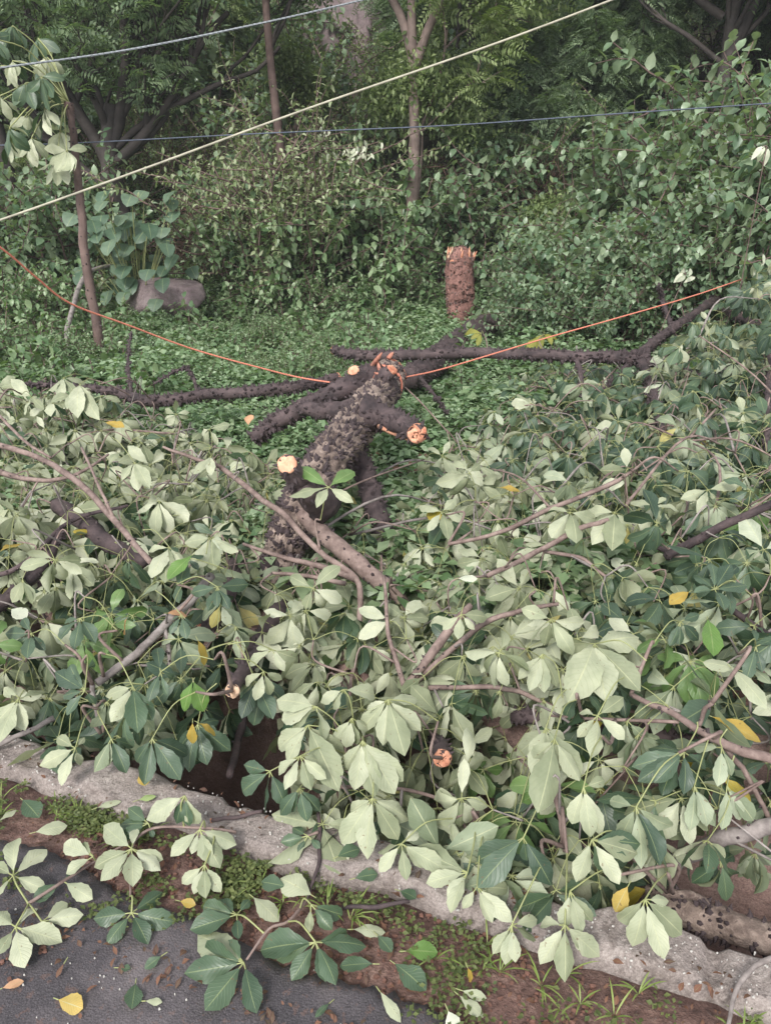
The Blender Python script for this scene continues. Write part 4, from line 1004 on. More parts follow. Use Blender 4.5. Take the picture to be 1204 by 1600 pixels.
# clearing and middle shrubs
for px, y, s in [(412, 11.2, 1.2), (478, 11.2, 1.5), (548, 11.6, 1.45), (618, 11.6, 1.2), (440, 12.6, 1.7), (500, 12.8, 1.8), (690, 12.4, 1.1), (840, 11.0, .9),
                 (440, 10.4, .8), (520, 10.3, .75), (600, 10.8, .7), (350, 8.6, .35), (430, 8.8, .45), (20, 9.8, .9), (70, 9.4, .8), (110, 9.9, .8), (-40, 8.8, 1.0),
                 (30, 8.0, .5), (85, 7.6, .4), (-60, 7.4, .7), (480, 8.2, .3), (600, 9.0, .32), (830, 8.8, .4), (590, 12.5, 1.7), (225, 9.7, .32), (250, 9.6, .26), (285, 9.8, .4), (60, 11.4, 1.1), (0, 11.6, 1.2), (150, 11.8, 1.0)]:
    put(SHR, px, y, 0, s)
for px, y, s in [(700, 11.9, 1.05), (725, 12.3, 1.2), (660, 12.2, .9), (120, 12.2, 1.0), (400, 12.4, 1.1), (430, 11.8, 1.05), (540, 12.8, 1.2)]: put(LAN, px, y, 0, s)
for px, y, s in [(425, 10.9, .95), (452, 11.3, 1.25), (476, 10.8, 1.0), (395, 11.4, 1.0)]: put(WIS, px, y, 0, s)
gw = np.random.default_rng(55)
for _ in range(64):
    y = gw.uniform(6.2, 11.2); px = gw.uniform(-40, 900)
    q = proj((0 + (px - 602) * y / 1250, y, .1))
    if 480 < px < 760 and y < 7.4: continue
    if 640 < px < 770 and y < 10.6: continue
    put(SHR, px, y, 0, float(gw.uniform(.2, .42) * (.7 + .06 * (y - 6))))
G4 = 'single weeds growing up through the ground cover'
WD = [make_shrub('tall_weed', 'single upright weed with paired leaves in the ground cover', 'weed', G4, 160 + i, .42, .34, 4, .07, .045, M['shrub'] if i < 2 else M['cover'], lw=.58) for i in range(3)]
for _ in range(150):
    y = 5.6 + 6.2 * gw.random() ** .8; px = gw.uniform(-60, 960)
    if 480 < px < 730 and y < 7.0: continue
    if 650 < px < 760 and 8.4 < y < 10.4: continue
    put(WD, px, y, 0, float(gw.uniform(.7, 1.75) * (.8 + .05 * (y - 6))))
# forest bushes up the slope
gq = np.random.default_rng(17); nb = 0
spots = []
for row, y in enumerate([11.6, 12.8, 14.2, 15.8, 17.6, 19.8, 22.5, 26, 30, 35]):
    half = .56 * y + 2; k = int(2 * half / (1.15 + .085 * (y - 11)))
    for i in range(k):
        x = -half + 2 * half * (i + gq.uniform(.1, .9)) / k; yy = y + gq.uniform(-.5, .5)
        px = PW / 2 + FPX * x / (yy / cp * .96)
        if row <= 1 and (265 < px < 420 or 700 < px < 880): continue
        if row == 0 and 380 < px < 800: continue
        if row == 2 and (300 < px < 380 or 740 < px < 840) : continue
        spots.append((px, yy, (.85 + .05 * (y - 11)) * gq.uniform(.7, 1.25)))
for px, y, s in spots:
    k = gq.random()
    put(BUS if k < .62 else (SHR if k < .85 else LAN), px, y, 0, s * (1 if k < .62 else 1.25))

# ground cover
def cover(name, n, ax, ay, sz, hmax, mat, seed, ok=None, tall=1.0):
    g = np.random.default_rng(seed); out = []
    while len(out) < n:
        y = ay[0] + (ay[1] - ay[0]) * g.random() ** 1.0; x = g.uniform(ax[0], ax[1]) * (y / ay[1] * .8 + .2 if ay[1] > 5 else 1)
        if nval((x, y)) < 2.5: continue
        d = .5 + .9 * fbm(x * 1.1, y * 1.1, seed, 3)
        if g.random() > max(.12, min(1, d + .25)): continue
        hm = hmax * max(.2, min(1.3, .6 + fbm(x * .8, y * .8, 3, 3)))
        out.append((x, y, terrain(x, y), hm))
    A = np.array(out); m = 9; k = len(A) * m
    base = np.repeat(A[:, :3], m, 0); hm = np.repeat(A[:, 3], m); z = g.uniform(.05, 1, k) * hm
    a = g.uniform(0, 6.283, k); r = g.uniform(0, .06, k)
    P = base + np.stack([np.cos(a) * r, np.sin(a) * r, z], -1)
    D = unit(np.stack([np.cos(a), np.sin(a), g.uniform(-.3, .4, k)], -1)); N = unit(np.array([0, 0, 1.0]) + g.normal(0, .35, (k, 3)))
    L = sz * g.uniform(.6, 1.3, k) * np.repeat(np.array([1 + .9 * fbm(q[0] * 1.7, q[1] * 1.7, 11, 3) for q in A]).clip(.5, 1.8), m) * (1 + .05 * (P[:, 1] - 6).clip(0))
    mb = MB(); leaf_batch(mb, P, D, N, L, L * .62, .6, .2, rows=3, cols=3, shape='ovate', serr=0, ripple=0)
    o = link(name, mb, [mat]); return o
o = cover('ground_cover', 19000, (-8.5, 7.5), (3.4, 15.5), .052, .30, M['cover'], 5)
tag(o, 'low bright green weeds covering the clearing behind the drain', 'weeds', kind='stuff')
o = cover('undergrowth', 7000, (-7, 6.5), (2.7, 12.5), .075, .26, M['shrub'], 15)
tag(o, 'coarser leafy plants mixed through the low weeds', 'undergrowth', kind='stuff')

# kerb moss, litter and gravel
def strip_pts(n, g, lo=1.02, hi=1.29, s0=-1.7, s1=1.5, thr=.0, sc_=3.5, sd_=0):
    out = []
    while len(out) < n:
        s_, nn = g.uniform(s0, s1), g.uniform(lo, hi); p = sn(s_, nn)
        if fbm(p[0] * sc_, p[1] * sc_, sd_, 3) < thr: continue
        out.append(p)
    return np.array(out)
g = np.random.default_rng(8)
A = np.vstack([strip_pts(260, g, 1.0, 1.28, thr=.22, sd_=4), strip_pts(420, g, 1.13, 1.29, -1.7, -.8, -.1, sd_=4), strip_pts(260, g, 1.25, 1.29, thr=.0, sd_=8), strip_pts(160, g, .9, 1.2, -.3, .5, .1, sd_=6)])
m = 6; k = len(A) * m; a = g.uniform(0, 6.28, k)
P = np.repeat(A, m, 0) + np.stack([np.cos(a) * .008, np.sin(a) * .008, g.uniform(.012, .045, k)], -1)
L = g.uniform(.006, .017, k); mb = MB()
leaf_batch(mb, P, unit(np.stack([np.cos(a), np.sin(a), g.uniform(-.1, .6, k)], -1)), unit(np.array([0, -.2, 1.0]) + g.normal(0, .3, (k, 3))), L, L * .7, .5, .2, rows=3, cols=3, shape='round', serr=0, ripple=0)
tag(link('kerb_weeds', mb, [M['moss']]), 'tiny yellow green weeds and moss along the dirt strip beside the kerb', 'weeds', kind='stuff')
A = strip_pts(46, g, 1.18, 1.285, thr=-.1, sd_=2); mb = MB(); k = 0
for p in A:
    n = int(g.integers(4, 10)); a = g.uniform(0, 6.28, n)
    D = unit(np.stack([np.cos(a) * .6, np.sin(a) * .6, np.full(n, 1.0)], -1)); L = g.uniform(.03, .09, n)
    leaf_batch(mb, np.repeat(p[None], n, 0) + [0, 0, .01], D, unit(np.stack([-np.cos(a), -np.sin(a), np.full(n, .5)], -1)), L, .004, 1.2, .2, rows=5, cols=3, shape='blade', serr=0, ripple=0)
tag(link('grass', mb, [M['grass']]), 'short grass blades growing at the foot of the kerb', 'grass', kind='stuff')
def chips(name, n, seed, lo, hi, s0, s1, size, mat, zf, label, flat=.35, thr=-9):
    g = np.random.default_rng(seed); A = strip_pts(n, g, lo, hi, s0, s1, thr, 2.5, seed); mb = MB()
    for p in A:
        s_ = size * g.uniform(.4, 1.5); th = np.sort(g.uniform(0, 6.28, 5)); th = np.arange(5) * 1.2566 + g.normal(0, .25, 5); rr = s_ * g.uniform(.6, 1.1, 5)
        ring = np.stack([np.cos(th) * rr, np.sin(th) * rr * g.uniform(.5, 1), np.zeros(5)], -1)
        z = zf(p); b0 = ring * 1.0 + p + [0, 0, z - .003]; b1 = ring * .85 + p + [0, 0, z + s_ * flat]; b2 = ring * .01 + p + [0, 0, z + s_ * flat * 1.15]
        V = np.vstack([b0, b1, b2]); j = np.arange(5); j2 = (j + 1) % 5
        mb.add(V, np.vstack([np.stack([o * 5 + j, o * 5 + j2, (o + 1) * 5 + j2, (o + 1) * 5 + j], -1) for o in range(2)]))
    tag(link(name, mb, [mat], smooth_=False), label, 'litter', kind='stuff')
rz_ = lambda p: .026 if nval(p) < .98 else .006
kz = lambda p: .052
chips('gravel', 480, 3, .3, 1.1, -1.8, .9, .0022, M['chip_white'], rz_, 'pale grit and tiny stones scattered on the asphalt', thr=-.1)
chips('gravel', 700, 4, 1.3, 1.44, -1.8, 1.6, .0026, M['chip_white'], kz, 'white specks of grit on the concrete kerb', flat=.2)
chips('litter', 2200, 5, .7, 1.31, -1.8, 1.5, .006, M['chip_brown'], rz_, 'brown bark crumbs and rotting leaf bits on the roadside dirt', flat=.3, thr=.0)
g = np.random.default_rng(44); A = np.vstack([strip_pts(1100, g, .92, 1.31, thr=-.1, sd_=13), strip_pts(150, g, .5, .95), strip_pts(130, g, 1.3, 1.44)])
k = len(A); a = g.uniform(0, 6.28, k); z = np.array([.056 if nval(p) > 1.29 else (.03 if nval(p) < 1 else .012) for p in A]) + g.uniform(0, .008, k)
mb = MB(); L = g.uniform(.010, .028, k)
leaf_batch(mb, A + np.stack([z * 0, z * 0, z], -1), np.stack([np.cos(a), np.sin(a), g.uniform(-.05, .25, k)], -1), unit(np.array([0, 0, 1.0]) + g.normal(0, .25, (k, 3))), L, L * g.uniform(.3, .6, k), .9, .2, rows=5, cols=3, mat=0)
tag(link('leaf_litter', mb, [M['leaf_brown']]), 'dry reddish brown leaf litter on the dirt strip', 'leaf litter', kind='stuff')

g = np.random.default_rng(46); k = 320; c0 = atz(660, 738, 0); a = g.uniform(0, 6.28, k); r = .42 * np.sqrt(g.random(k))
P = np.stack([c0[0] + np.cos(a) * r * 1.5, c0[1] + np.sin(a) * r, .02 + g.uniform(0, .05, k)], -1); L = g.uniform(.03, .07, k); a = g.uniform(0, 6.28, k); mb = MB()
leaf_batch(mb, P, np.stack([np.cos(a), np.sin(a), g.uniform(-.1, .3, k)], -1), unit(np.array([0, 0, 1.0]) + g.normal(0, .35, (k, 3))), L, L * .5, .9, .2, rows=4, cols=3)
tag(link('leaf_litter', mb, [M['leaf_brown']]), 'patch of reddish brown dead leaves on the ground right of the trunk', 'leaf litter', kind='stuff')
# rocks
def rock(label, px, py, y, w_, h_, seed, zoff=0, sink=.15):
    c = aty(px, py, y); mb = MB(); g = np.random.default_rng(seed); n1, n2 = 40, 60; V = []; PL = [(unit(g.normal(size=3) * [1, 1, .6]), g.uniform(.62, .85)) for _ in range(9)] + [(unit(np.array([.15, -.1, 1.0])), .62), (unit(np.array([-.2, -1, .25])), .6)]
    for i in range(n1 + 1):
        ph = math.pi * i / n1
        for j in range(n2):
            th = 2 * math.pi * j / n2; d = np.array([math.sin(ph) * math.cos(th), math.sin(ph) * math.sin(th), math.cos(ph)])
            r_ = 1 + .05 * fbm(d[0] * 3, d[1] * 3, d[2] * 3 + seed, 5); q = d * r_
            for pn, pd in PL:
                k_ = np.dot(q, pn) - pd
                if k_ > 0: q = q - pn * k_ * .93
            V.append(q * np.array([w_ / 2, w_ * .4, h_ / 2]) * 1.15)
    V = np.array(V); b = np.array([c[0], y, c[2]]); i = np.arange(n1)[:, None]; j = np.arange(n2)[None]; j2 = (j + 1) % n2
    mb.add(V + b, np.stack([i * n2 + j, (i + 1) * n2 + j, (i + 1) * n2 + j2, i * n2 + j2], -1).reshape(-1, 4))
    return tag(link('boulder', mb, [M['rock']]), label, 'boulder')
rock('purplish boulder with a flat top in the weeds at the left', 262, 468, 10.2, .92, .62, 21)
0 and rock('small pale boulder standing right below the flat topped one', 262, 496, 9.9, .5, .3, 9)
rock('pinkish rock outcrop showing high between the trees', 546, 62, 21, 2.4, 3.9, 12)
for o in bpy.data.objects:
    if o.name.startswith('boulder') and 'outcrop' in o.get('label', ''): pass

# ------------------------------------------------------------------ TREES
def fronds(mb, P, D, N, L, g, pairs=8, lw=.085, lr=.30, mat=0):
    """pinnate leaves: thin leaflets along a drooping rachis"""
    n = len(P); S = np.cross(N, D); PP, DD, NN, LL = [], [], [], []
    for i in range(pairs):
        t = (i + 1) / pairs; c = P + D * (L * t)[:, None] + np.array([0, 0, -1]) * (L * .35 * t * t)[:, None]
        for sg in (1, -1):
            PP.append(c); DD.append(unit(S * sg + D * .45 + g.normal(0, .12, (n, 3)))); NN.append(N); LL.append(L * lr * (1 - .35 * abs(t - .45)))
    PP, DD, NN, LL = np.vstack(PP), np.vstack(DD), np.vstack(NN), np.concatenate(LL)
    leaf_batch(mb, PP, DD, NN, LL, L.mean() * lw, .4, .1, rows=2, cols=2, shape='blade', serr=0, ripple=0, mat=mat)
def strips(mb, P, D, N, L, Wd):
    S = np.cross(N, D); tip = P + D * L[:, None] + np.array([0, 0, -.2]) * L[:, None]; mid = P + D * (L * .5)[:, None]
    V = np.stack([P, mid + S * Wd[:, None] / 2, tip, mid - S * Wd[:, None] / 2], 1).reshape(-1, 3)
    mb.add(V, np.arange(len(V)).reshape(-1, 4))
def tree_build(name, label, trunk_pts, r0, crown, mats, seed, nlimb=9, leafy='feather', limb_len=2.2, dens=1.0, up=.45, fr=.30, group='trees on the wooded slope', start=.35, forks=(), lmin=1):
    """trunk_pts local coordinates, crown (height,radius)"""
    g = np.random.default_rng(seed); t = proto(name, label, 'tree', group)
    tr = MB(); lb = MB(); T = spline(trunk_pts, 8); rr = np.linspace(r0, r0 * .35, len(T)); tube(tr, T, rr, 12, 0, .12, 6)
    tips = []
    def grow(p, d, ln, r, lev):
        n = 6; pts = [p]; dd = unit(d)
        for i in range(n):
            dd = unit(dd + g.normal(0, .16, 3) + np.array([0, 0, (up - .5) * .25])); pts.append(pts[-1] + dd * ln / n)
        pts = spline(np.array(pts), 2); tube(lb, pts, np.linspace(r, r * .45, len(pts)), 7 if lev < 2 else 4, close=False)
        if lev >= lmin:
            for q in pts[3::2]: tips.append((q, dd, lev))
        if lev < 3:
            for _ in range(int(g.integers(3, 5))):
                i = int(g.integers(3, len(pts) - 1)); grow(pts[i], unit(dd * .7 + unit(g.normal(size=3)) * .75 + np.array([0, 0, up * .3])), ln * g.uniform(.45, .65), r * .5, lev + 1)
    for f in forks: grow(np.array(f[0]), unit(np.array(f[1]) - np.array(f[0])), np.linalg.norm(np.array(f[1]) - np.array(f[0])), f[2], 0)
    for i in range(nlimb):
        k = int((start + (1 - start) * (i + .5) / nlimb) * (len(T) - 1)); a = i * 2.4 + g.uniform(-.4, .4)
        grow(T[k], np.array([math.cos(a), math.sin(a), up + g.uniform(-.1, .4)]), limb_len * g.uniform(.7, 1.15) * (1.15 - .5 * k / len(T)), rr[k] * .5, 0)
    C = np.array([q[0] for q in tips]); Dd = np.array([q[1] for q in tips]); k = max(1, int(round(2 * dens)))
    C = np.repeat(C, k, 0); Dd = np.repeat(Dd, k, 0); n = len(C); C = C + g.normal(0, .10, (n, 3))
    a = g.uniform(0, 6.283, n); D = unit(Dd * .4 + np.stack([np.cos(a), np.sin(a), g.uniform(-.6, .3, n)], -1)); N = unit(np.array([0, 0, 1.0]) + g.normal(0, .75, (n, 3))); N = unit(N - D * np.sum(D * N, -1, keepdims=True))
    lf = MB(); L = fr * g.uniform(.6, 1.25, n)
    if leafy == 'feather':
        S = np.cross(N, D)
        pr = 7
        for i in range(pr):
            tt = (i + 1) / pr; c = C + D * (L * tt)[:, None] + np.array([0, 0, -1]) * (L * .35 * tt * tt)[:, None]
            for sg in (1, -1):
                strips(lf, c, unit(S * sg + D * .5 + g.normal(0, .1, (n, 3))), N, L * .42 * (1 - .5 * tt), L * .11)
    else:
        m = 5
        for i in range(m):
            c = C + g.normal(0, .13, (n, 3)); d = unit(g.normal(size=(n, 3)) + [0, 0, -.2]); l = fr * .30 * g.uniform(.7, 1.3, n)
            leaf_batch(lf, c, d, unit(np.array([0, 0, 1.0]) + g.normal(0, .5, (n, 3))), l, l * .45, .6, .2, rows=3, cols=3, shape='ovate', serr=0, ripple=0)
    a = link('crown', lf, [mats[1]], t); b = link('trunk', tr, [mats[0]], t); c = link('limbs', lb, [mats[0]], t); reg(t, a, b, c)
    return t
def setpos(t, px, y, s=1, rz=0, label=None, dz=-.15):
    P = aty(px, 400, y); place(t, P[0], y, terrain(P[0], y) + dz, s, rz)
    if label: t['label'] = label
    return t
FB, PB, BB = M['forest_bark'], M['pale_bark'], M['brown_bark']
t1 = tree_build('spreading_tree', 'dark spreading tree with many fine branches fanning right at upper left', [(0, 0, 0), (.05, 0, .9), (.0, 0, 1.9), (.1, 0, 2.6)], .24, 0, (FB, M['feather']), 201, 4, limb_len=2.4, dens=.5, lmin=3, up=.75, start=.6,
    forks=[((0, 0, 1.8), (1.4, -.2, 4.1), .075), ((.05, 0, 2.0), (2.0, .1, 4.0), .055), ((0, 0, 2.0), (.7, 0, 4.3), .09), ((0, 0, 1.7), (-.9, .2, 4.0), .10), ((.05, 0, 2.2), (2.5, 0, 4.6), .05), ((-.02, 0, 1.5), (-1.6, -.1, 3.2), .09), ((.05, 0, 2.1), (1.1, 0, 4.6), .06)])
setpos(t1, 190, 12.0, 1.0)
t2 = tree_build('slender_tree', 'straight slender brown trunk left of centre rising above the shrubs', [(0, 0, 0), (.02, 0, 1.6), (-.08, 0, 3.1), (-.12, 0, 4.6), (-.1, .1, 6.2)], .078, 0, (BB, M['feather_olive']), 202, 7, limb_len=2.0, start=.78, up=.4)
setpos(t2, 446, 11.9)
t3 = tree_build('slender_tree', 'pale pinkish trunk right of centre forking near the top', [(0, 0, 0), (-.03, 0, 1.0), (.0, 0, 2.2), (-.04, 0, 3.2), (-.1, 0, 4.6), (-.2, 0, 6)], .10, 0, (PB, M['feather_olive']), 203, 7, limb_len=1.8, lmin=3, start=.75, up=.6, forks=[((-.02, 0, 3.0), (.75, 0, 4.6), .07), ((-.02, 0, 3.1), (-.7, 0, 4.9), .07), ((-.02, 0, 1.0), (-.15, .1, 3.6), .03)])
setpos(t3, 645, 11.8)
t4 = tree_build('forked_tree', 'dark tree forking into a V above the bank at upper right', [(0, 0, 0), (0, 0, 1.2), (0, 0, 2.0), (.0, 0, 2.3)], .17, 0, (FB, M['feather']), 204, 4, limb_len=2.0, dens=.5, lmin=3, start=.7, up=.8, forks=[((0, 0, 1.9), (-.6, 0, 4.2), .10), ((0, 0, 1.9), (.7, 0, 4.3), .10), ((-.15, 0, 2.4), (-2.4, .1, 3.7), .06), ((0, 0, 1.8), (-1.6, 0, 3.2), .04)])
setpos(t4, 1092, 12.4, dz=.3)
t5 = tree_build('leaning_tree', 'dark leaning tree at the top right corner beside the forked one', [(-.1, 0, 0), (0, 0, .9), (.3, 0, 1.8), (.25, 0, 3.0), (.1, 0, 4.4)], .17, 0, (FB, M['feather']), 205, 7, limb_len=2.0, lmin=3, start=.5, up=.5, forks=[((.15, 0, 1.2), (1.3, 0, 3.2), .09)])
setpos(t5, 1150, 12.0, dz=.3)
TRE = [tree_build('forest_tree', 'feathery dark green tree on the wooded slope', [(0, 0, 0), (.1, 0, 1.4), (0, .1, 2.8), (.2, 0, 4.2)], .13, 0, (FB, M['feather']), 210, 11, limb_len=1.9, dens=1.0, start=.25),
       tree_build('forest_tree', 'olive green fine leaved tree on the wooded slope', [(0, 0, 0), (-.1, .1, 1.5), (.1, .1, 3.0), (0, 0, 4.6)], .12, 0, (FB, M['feather_olive']), 211, 11, limb_len=1.9, dens=1.0, start=.25),
       tree_build('forest_tree', 'small leaved dark tree on the wooded slope', [(0, 0, 0), (.1, .1, 1.2), (-.1, 0, 2.6), (0, 0, 4.0)], .14, 0, (FB, M['small']), 212, 11, leafy='ovate', limb_len=1.9, dens=1.0, start=.25)]
TL = ['feathery dark green tree on the wooded slope', 'olive green fine leaved tree on the wooded slope', 'small leaved dark tree on the wooded slope']
first = [True] * 3
TS = [(765, 13.8, .62, 0), (835, 14.2, .7, 0), (890, 13.6, .6, 0), (950, 14.8, .75, 0), (1010, 15.4, .8, 1), (20, 15.6, .9, 1), (-60, 13.8, .9, 1), (330, 19, .8, 1), (1180, 16.2, .9, 1), (1260, 14.2, 1.0, 0),
      (690, 17.0, .7, 2), (700, 18.4, .9, 0), (840, 18.6, 1.0, 2), (1080, 18.8, 1.0, 0), (400, 21, .8, 0), (100, 19.4, 1.0, 2), (230, 21.4, 1.1, 0), (640, 22.4, .8, 1), (960, 22, 1.2, 1), (1200, 22, 1.2, 2),
      (0, 24, 1.3, 0), (760, 24.5, 1.2, 0), (480, 30, 1.0, 2), (340, 27, 1.4, 1), (880, 28, 1.5, 0), (1060, 28, 1.5, 1), (160, 29, 1.5, 2), (690, 30, 1.4, 2), (1220, 30, 1.6, 0), (-40, 31, 1.6, 1), (420, 34, 1.7, 0), (580, 37, 1.7, 1), (800, 36, 1.8, 0), (1000, 36, 1.8, 2), (240, 36, 1.8, 0), (60, 37, 1.8, 1), (1180, 37, 1.8, 0)]
gt = np.random.default_rng(6)
for px, y, s, k in TS:
    if first[k]: o = TRE[k]; first[k] = False
    else: o = copy_tree(TRE[k])
    setpos(o, px, y, s * gt.uniform(.9, 1.1), gt.uniform(0, 6.28), TL[k])
# dark thin trunks seen between the crowns
for i, (px, y, h, r) in enumerate([(705, 14.6, 5.5, .05), (722, 15.6, 6, .09), (750, 14.4, 5, .04), (800, 16, 6, .09), (470, 14.6, 2.6, .045), (30, 12.4, 4.5, .13), (516, 12.2, 1.3, .035), (880, 11.4, 1.2, .035), (655, 12.3, 3.0, .03)]):
    t = tree_build('thin_tree', ['thin dark trunk just right of the pale forked one', 'dark trunk behind the thin one right of the pale tree', 'very thin dark stem between the dark trunks', 'thick dark trunk in the shade right of centre', 'short brown stem behind the left shrubs', 'black trunk in the shade at the left edge', 'short brown stump stem below the white leaves', 'short reddish stem in front of the dark hollow', 'second thin stem beside the pale tree'][i],
        [(0, 0, 0), (gt.normal(0, .06), 0, h * .35), (gt.normal(0, .1), 0, h * .7), (gt.normal(0, .15), 0, h)], r, 0, (BB if i in (4, 6, 7) else (PB if i == 8 else FB), M['small']), 230 + i, 3, leafy='ovate', limb_len=.25 * h, start=.7, dens=.5, group='thin stems in the forest')
    setpos(t, px, y)
# dry dead tangle in the hollows
def tangle(label, px, py, y, w_, h_, n, seed):
    g = np.random.default_rng(seed); c = aty(px, py, y); mb = MB()
    for _ in range(n):
        p = c + g.uniform(-1, 1, 3) * [w_ / 2, .5, h_ / 2]; d = unit(g.normal(size=3) + [0, 0, -.3]); l = g.uniform(.25, .8)
        tube(mb, spline([p, p + d * l * .5 + g.normal(0, .06, 3), p + d * l + [0, 0, -.12]], 3), [.007, .003], 3) if False else tube(mb, np.array([p, p + d * l * .5 + g.normal(0, .06, 3), p + d * l + [0, 0, -.12]]), [.006, .005, .002], 3, close=False)
    tag(link('dead_brush', mb, [M['dead']]), label, 'dead brush', kind='stuff')
tangle('dry reddish brown brush in the hollow left of centre', 330, 370, 12.3, 1.3, .9, 420, 1)
tangle('dry brown brush in the dark hollow behind the stump', 775, 300, 12.6, 1.8, .9, 420, 2)

# sapling pole with drooping palmate leaves at the left
b0 = atz(158, 578, 0); yb = b0[1]
sap = thing('sapling', 'thin leaning reddish stem with pale drooping leaves at its top, far left', 'sapling', b0, None)
pp = [b0 + [0, 0, -.1], aty(150, 500, yb), aty(136, 420, yb), aty(128, 340, yb), aty(119, 250, yb), aty(112, 190, yb), aty(108, 160, yb)]
o, SP, sw = limb('stem', [(p[0], p[1], p[2], r) for p, r in zip(pp, (.05, .047, .043, .040, .036, .032, .045))], sap, [M['brown_bark'], M['thorn']], 10, .16, 40, .015, 71, 8, world=True)
topP = SP[-1]; g = np.random.default_rng(72)
for i, (px, py) in enumerate([(60, 60), (20, 95), (75, 90), (40, 130), (0, 150), (70, 170), (15, 200), (50, 215), (95, 205), (-10, 60), (45, 180), (10, 225), (65, 120), (-25, 110), (-30, 180), (20, 40), (90, 250), (105, 235)]):
    mb = MB(); c = aty(px, py, yb + g.uniform(-.5, .4)); petiole(mb, topP, c, g, r=.006)
    palmate(mb, c, -TOC * .5 + g.normal(0, .35, 3) if i % 3 else TOC + g.normal(0, .3, 3), c - topP + np.array([0, 0, -.4]), g, .24, 7, droop=.7, bendk=.9, rows=8)
    link('leaf', mb, [M['leaf'], M['petiole']], sap)
b0 = atz(108, 585, 0)
br = thing('broken_branch', 'pale grey crooked branch propped against the reddish stem at left', 'branch', b0, None)
o, P_, w_ = limb('stem', [(108, 585, .05, 8), (104, 545, .25, 8), (108, 505, .42, 8), (120, 460, .62, 8), (140, 425, .8, 7), (175, 415, .82, 5), (205, 410, .82, 3)], br, GT, 8, .1, 0, seed=73)
for i, (px, py, dk) in enumerate([(190, 450, 0), (215, 440, 0), (240, 490, 0), (180, 480, 1), (200, 510, 0), (175, 540, 1), (130, 500, 1), (165, 440, 0), (95, 505, 1), (228, 462, 0)]):
    mb = MB(); g = np.random.default_rng(80 + i); c = aty(px, py, P_[-1][1] + g.uniform(-.25, .25)); petiole(mb, P_[-4 - i], c, g, r=.003)
    palmate(mb, c, -TOC + g.normal(0, .4, 3) if not dk else TOC + g.normal(0, .3, 3), c - P_[-4] + [0, 0, -.3], g, .15, 6, droop=.8, rows=7)
    link('leaf', mb, [M['leaf'] if not dk else M['leaf_dark'], M['petiole']], br)

# round leaved plant
def round_plant(label, px, y, h, n, spreadw, seed, leafL):
    g = np.random.default_rng(seed); P0 = aty(px, 450, y); b = np.array([P0[0], y, terrain(P0[0], y)])
    t = thing('round_leaved_plant', label, 'plant', b, None); st = MB(); lf = MB()
    for i in range(n):
        hh = h * g.uniform(.25, 1.0); tip = b + [g.uniform(-1, 1) * spreadw, g.uniform(-.6, .2), hh]
        tube(st, spline([b + g.normal(0, .03, 3) * [1, 1, 0], (b + tip) / 2 + [0, 0, .1], tip], 4), .006, 4, close=False)
        d = unit(np.array([g.uniform(-.6, .6), -1, -.6])); nn = unit(np.array([g.normal(0, .3), -.35, 1]))
        leaf_batch(lf, [tip], d, nn, leafL * g.uniform(.7, 1.15), leafL * g.uniform(.75, 1.0), .5, .12, rows=8, cols=5, shape='round', serr=0, ripple=.03)
    link('leaves', lf, [M['heart']], t); link('stems', st, [M['petiole']], t)
round_plant('big round leaved bluish plant behind the leaning stem at left', 215, 10.4, 1.75, 52, .62, 1, .24)
round_plant('low round leaved plant above the boulder', 250, 10.8, 1.0, 18, .5, 2, .22)

# white leafed and flowering plants
def white_plant(label, px, py, y, n, sp_, L, seed):
    g = np.random.default_rng(seed); c = aty(px, py, y); b = np.array([c[0], y, terrain(c[0], y)]); t = thing('white_leaved_plant', label, 'plant', b, None); st = MB(); lf = MB()
    tube(st, spline([b, (b + c) / 2 + g.normal(0, .15, 3), c], 6), .004, 4)
    for i in range(n):
        q = c + g.normal(0, 1, 3) * [sp_, sp_ * .5, sp_ * .45]; tube(st, np.array([c, q]), .003, 3, close=False)
        leaf_batch(lf, [q], unit(g.normal(0, .5, 3) + [0, -.3, -.9]), unit(np.array([g.normal(0, .3), -.8, .4])), L * g.uniform(.7, 1.2), L * .35, .4, .2, rows=6, cols=3, shape='ovate', serr=0, ripple=0)
    link('leaves', lf, [M['white']], t); link('stem', st, [M['brown_bark']], t)
white_plant('pale whitish leaf spray hanging in the middle distance', 560, 240, 11.0, 30, .14, .10, 3)
white_plant('small pale leaf spray left of the whitish one', 508, 238, 11.2, 9, .07, .11, 4)
white_plant('pale leaf tips above the blue wire left of centre', 512, 205, 11.2, 7, .07, .09, 5)
white_plant('white blossom tips in the shrubs behind the broken stump', 800, 425, 9.4, 6, .08, .05, 6)
white_plant('bright white leaf at the right edge against the shrubs', 1197, 228, 6.2, 4, .04, .12, 7)
for k, (px, py) in enumerate([(1060, 428), (1160, 412)]): white_plant(['white leaf above the fork of the dark branch', 'white leaf on the shrub at the right near the branch'][k], px + 10, py, 6.9, 5, .07, .12, 8 + k)

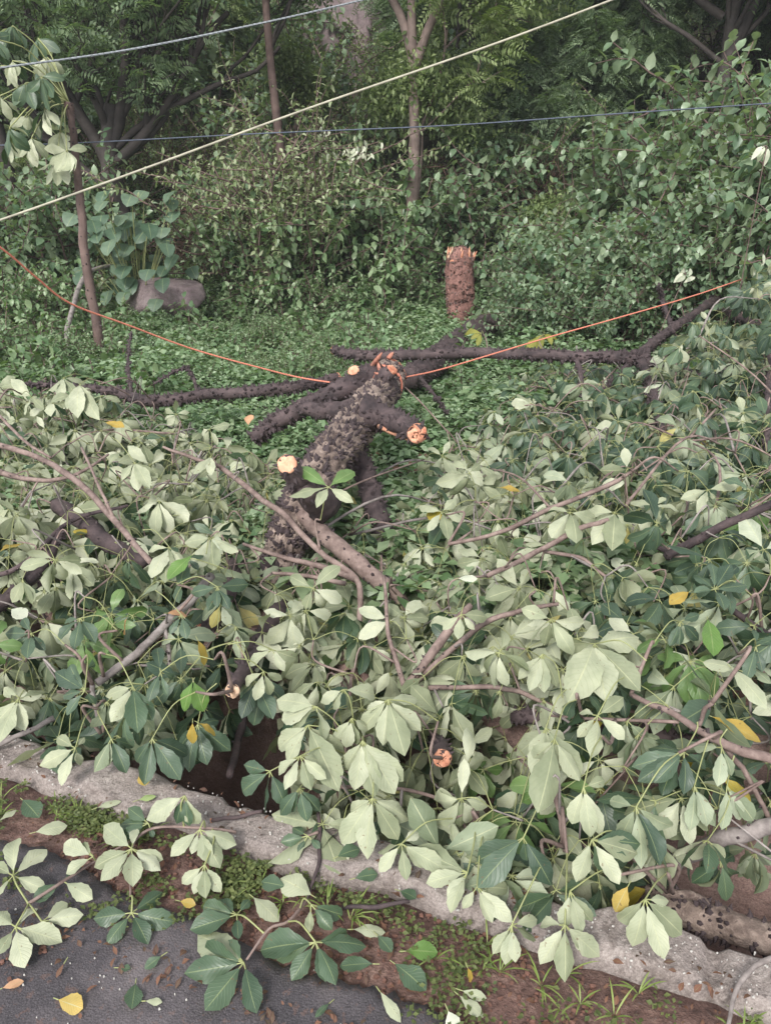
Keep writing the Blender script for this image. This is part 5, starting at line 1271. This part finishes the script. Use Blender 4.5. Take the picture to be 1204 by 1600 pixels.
# ------------------------------------------------------------------ labels for the repeats
BAND = [(-1e9, 20, 'at the far left edge'), (20, 120, 'left of the leaning reddish stem'), (120, 210, 'behind the leaning reddish stem'), (210, 290, 'by the boulder'), (290, 380, 'around the reddish dead brush'), (380, 450, 'by the slender brown trunk'),
        (450, 520, 'right of the slender brown trunk'), (520, 595, 'under the whitish leaf spray'), (595, 650, 'left of the pale forked trunk'), (650, 700, 'right of the pale forked trunk'), (700, 770, 'behind the snapped stump'), (770, 850, 'by the dark hollow'), (850, 930, 'at the left foot of the bank'),
        (930, 1000, 'on the left flank of the bank'), (1000, 1060, 'left of the V forked tree'), (1060, 1120, 'below the V forked tree'), (1120, 1190, 'right of the V forked tree'), (1190, 1e9, 'at the far right edge')]
RANK = ['nearest', 'second nearest', 'third nearest', 'fourth nearest', 'fifth nearest', 'sixth nearest', 'seventh nearest', 'eighth nearest', 'ninth nearest', 'tenth nearest', 'eleventh nearest', 'twelfth nearest', 'thirteenth nearest', 'fourteenth nearest', 'fifteenth nearest', 'sixteenth nearest']
KN_ = {'broad_leaved_shrub': 'broad leaved shrub', 'leafy_shrub': 'loose leafy shrub', 'forest_bush': 'dense small leaved bush', 'tall_weed': 'upright weed', 'wispy_shrub': 'tall wispy pale shrub'}
buck = {}
for o in bpy.data.objects:
    if o.parent is not None or o.type != 'EMPTY' or not o.get('category'): continue
    stem_ = o.name.split('.')[0]
    if stem_ in KN_: kind = KN_[stem_]
    elif stem_ == 'forest_tree': kind = o['label'].split(' on the')[0]
    else: continue
    px = proj(np.array(o.location))[0]
    for lo, hi, ph in BAND:
        if lo <= px < hi: buck.setdefault((kind, ph), []).append(o)
for (kind, ph), l in buck.items():
    l.sort(key=lambda o: o.location.y)
    for o in l[16:]:
        for c in list(o.children): bpy.data.objects.remove(c)
        bpy.data.objects.remove(o)
    for i, o in enumerate(l[:16]):
        o['label'] = (RANK[min(i, 15)] + ' ' if len(l) > 1 else '') + kind + ' ' + ph
# ------------------------------------------------------------------ AIR
mb = MB(); x0, x1, y0, y1, z0, z1 = -300, 300, -120, 330, -3, 40
V = [(x, y, z) for x in (x0, x1) for y in (y0, y1) for z in (z0, z1)]
mb.add(V, [(0, 1, 3, 2), (4, 6, 7, 5), (0, 4, 5, 1), (2, 3, 7, 6), (0, 2, 6, 4), (1, 5, 7, 3)])
hm = bpy.data.materials.new('damp_air'); hm.use_nodes = True; t_ = hm.node_tree; t_.nodes.remove(t_.nodes['Principled BSDF'])
pv = nd(t_, 'ShaderNodeVolumePrincipled'); pv.inputs['Color'].default_value = (.86, .92, .96, 1); pv.inputs['Density'].default_value = .0022; pv.inputs['Anisotropy'].default_value = .2
t_.links.new(pv.outputs[0], t_.nodes['Material Output'].inputs['Volume'])
hz = link('haze', mb, [hm], smooth_=False); hz['kind'] = 'stuff'
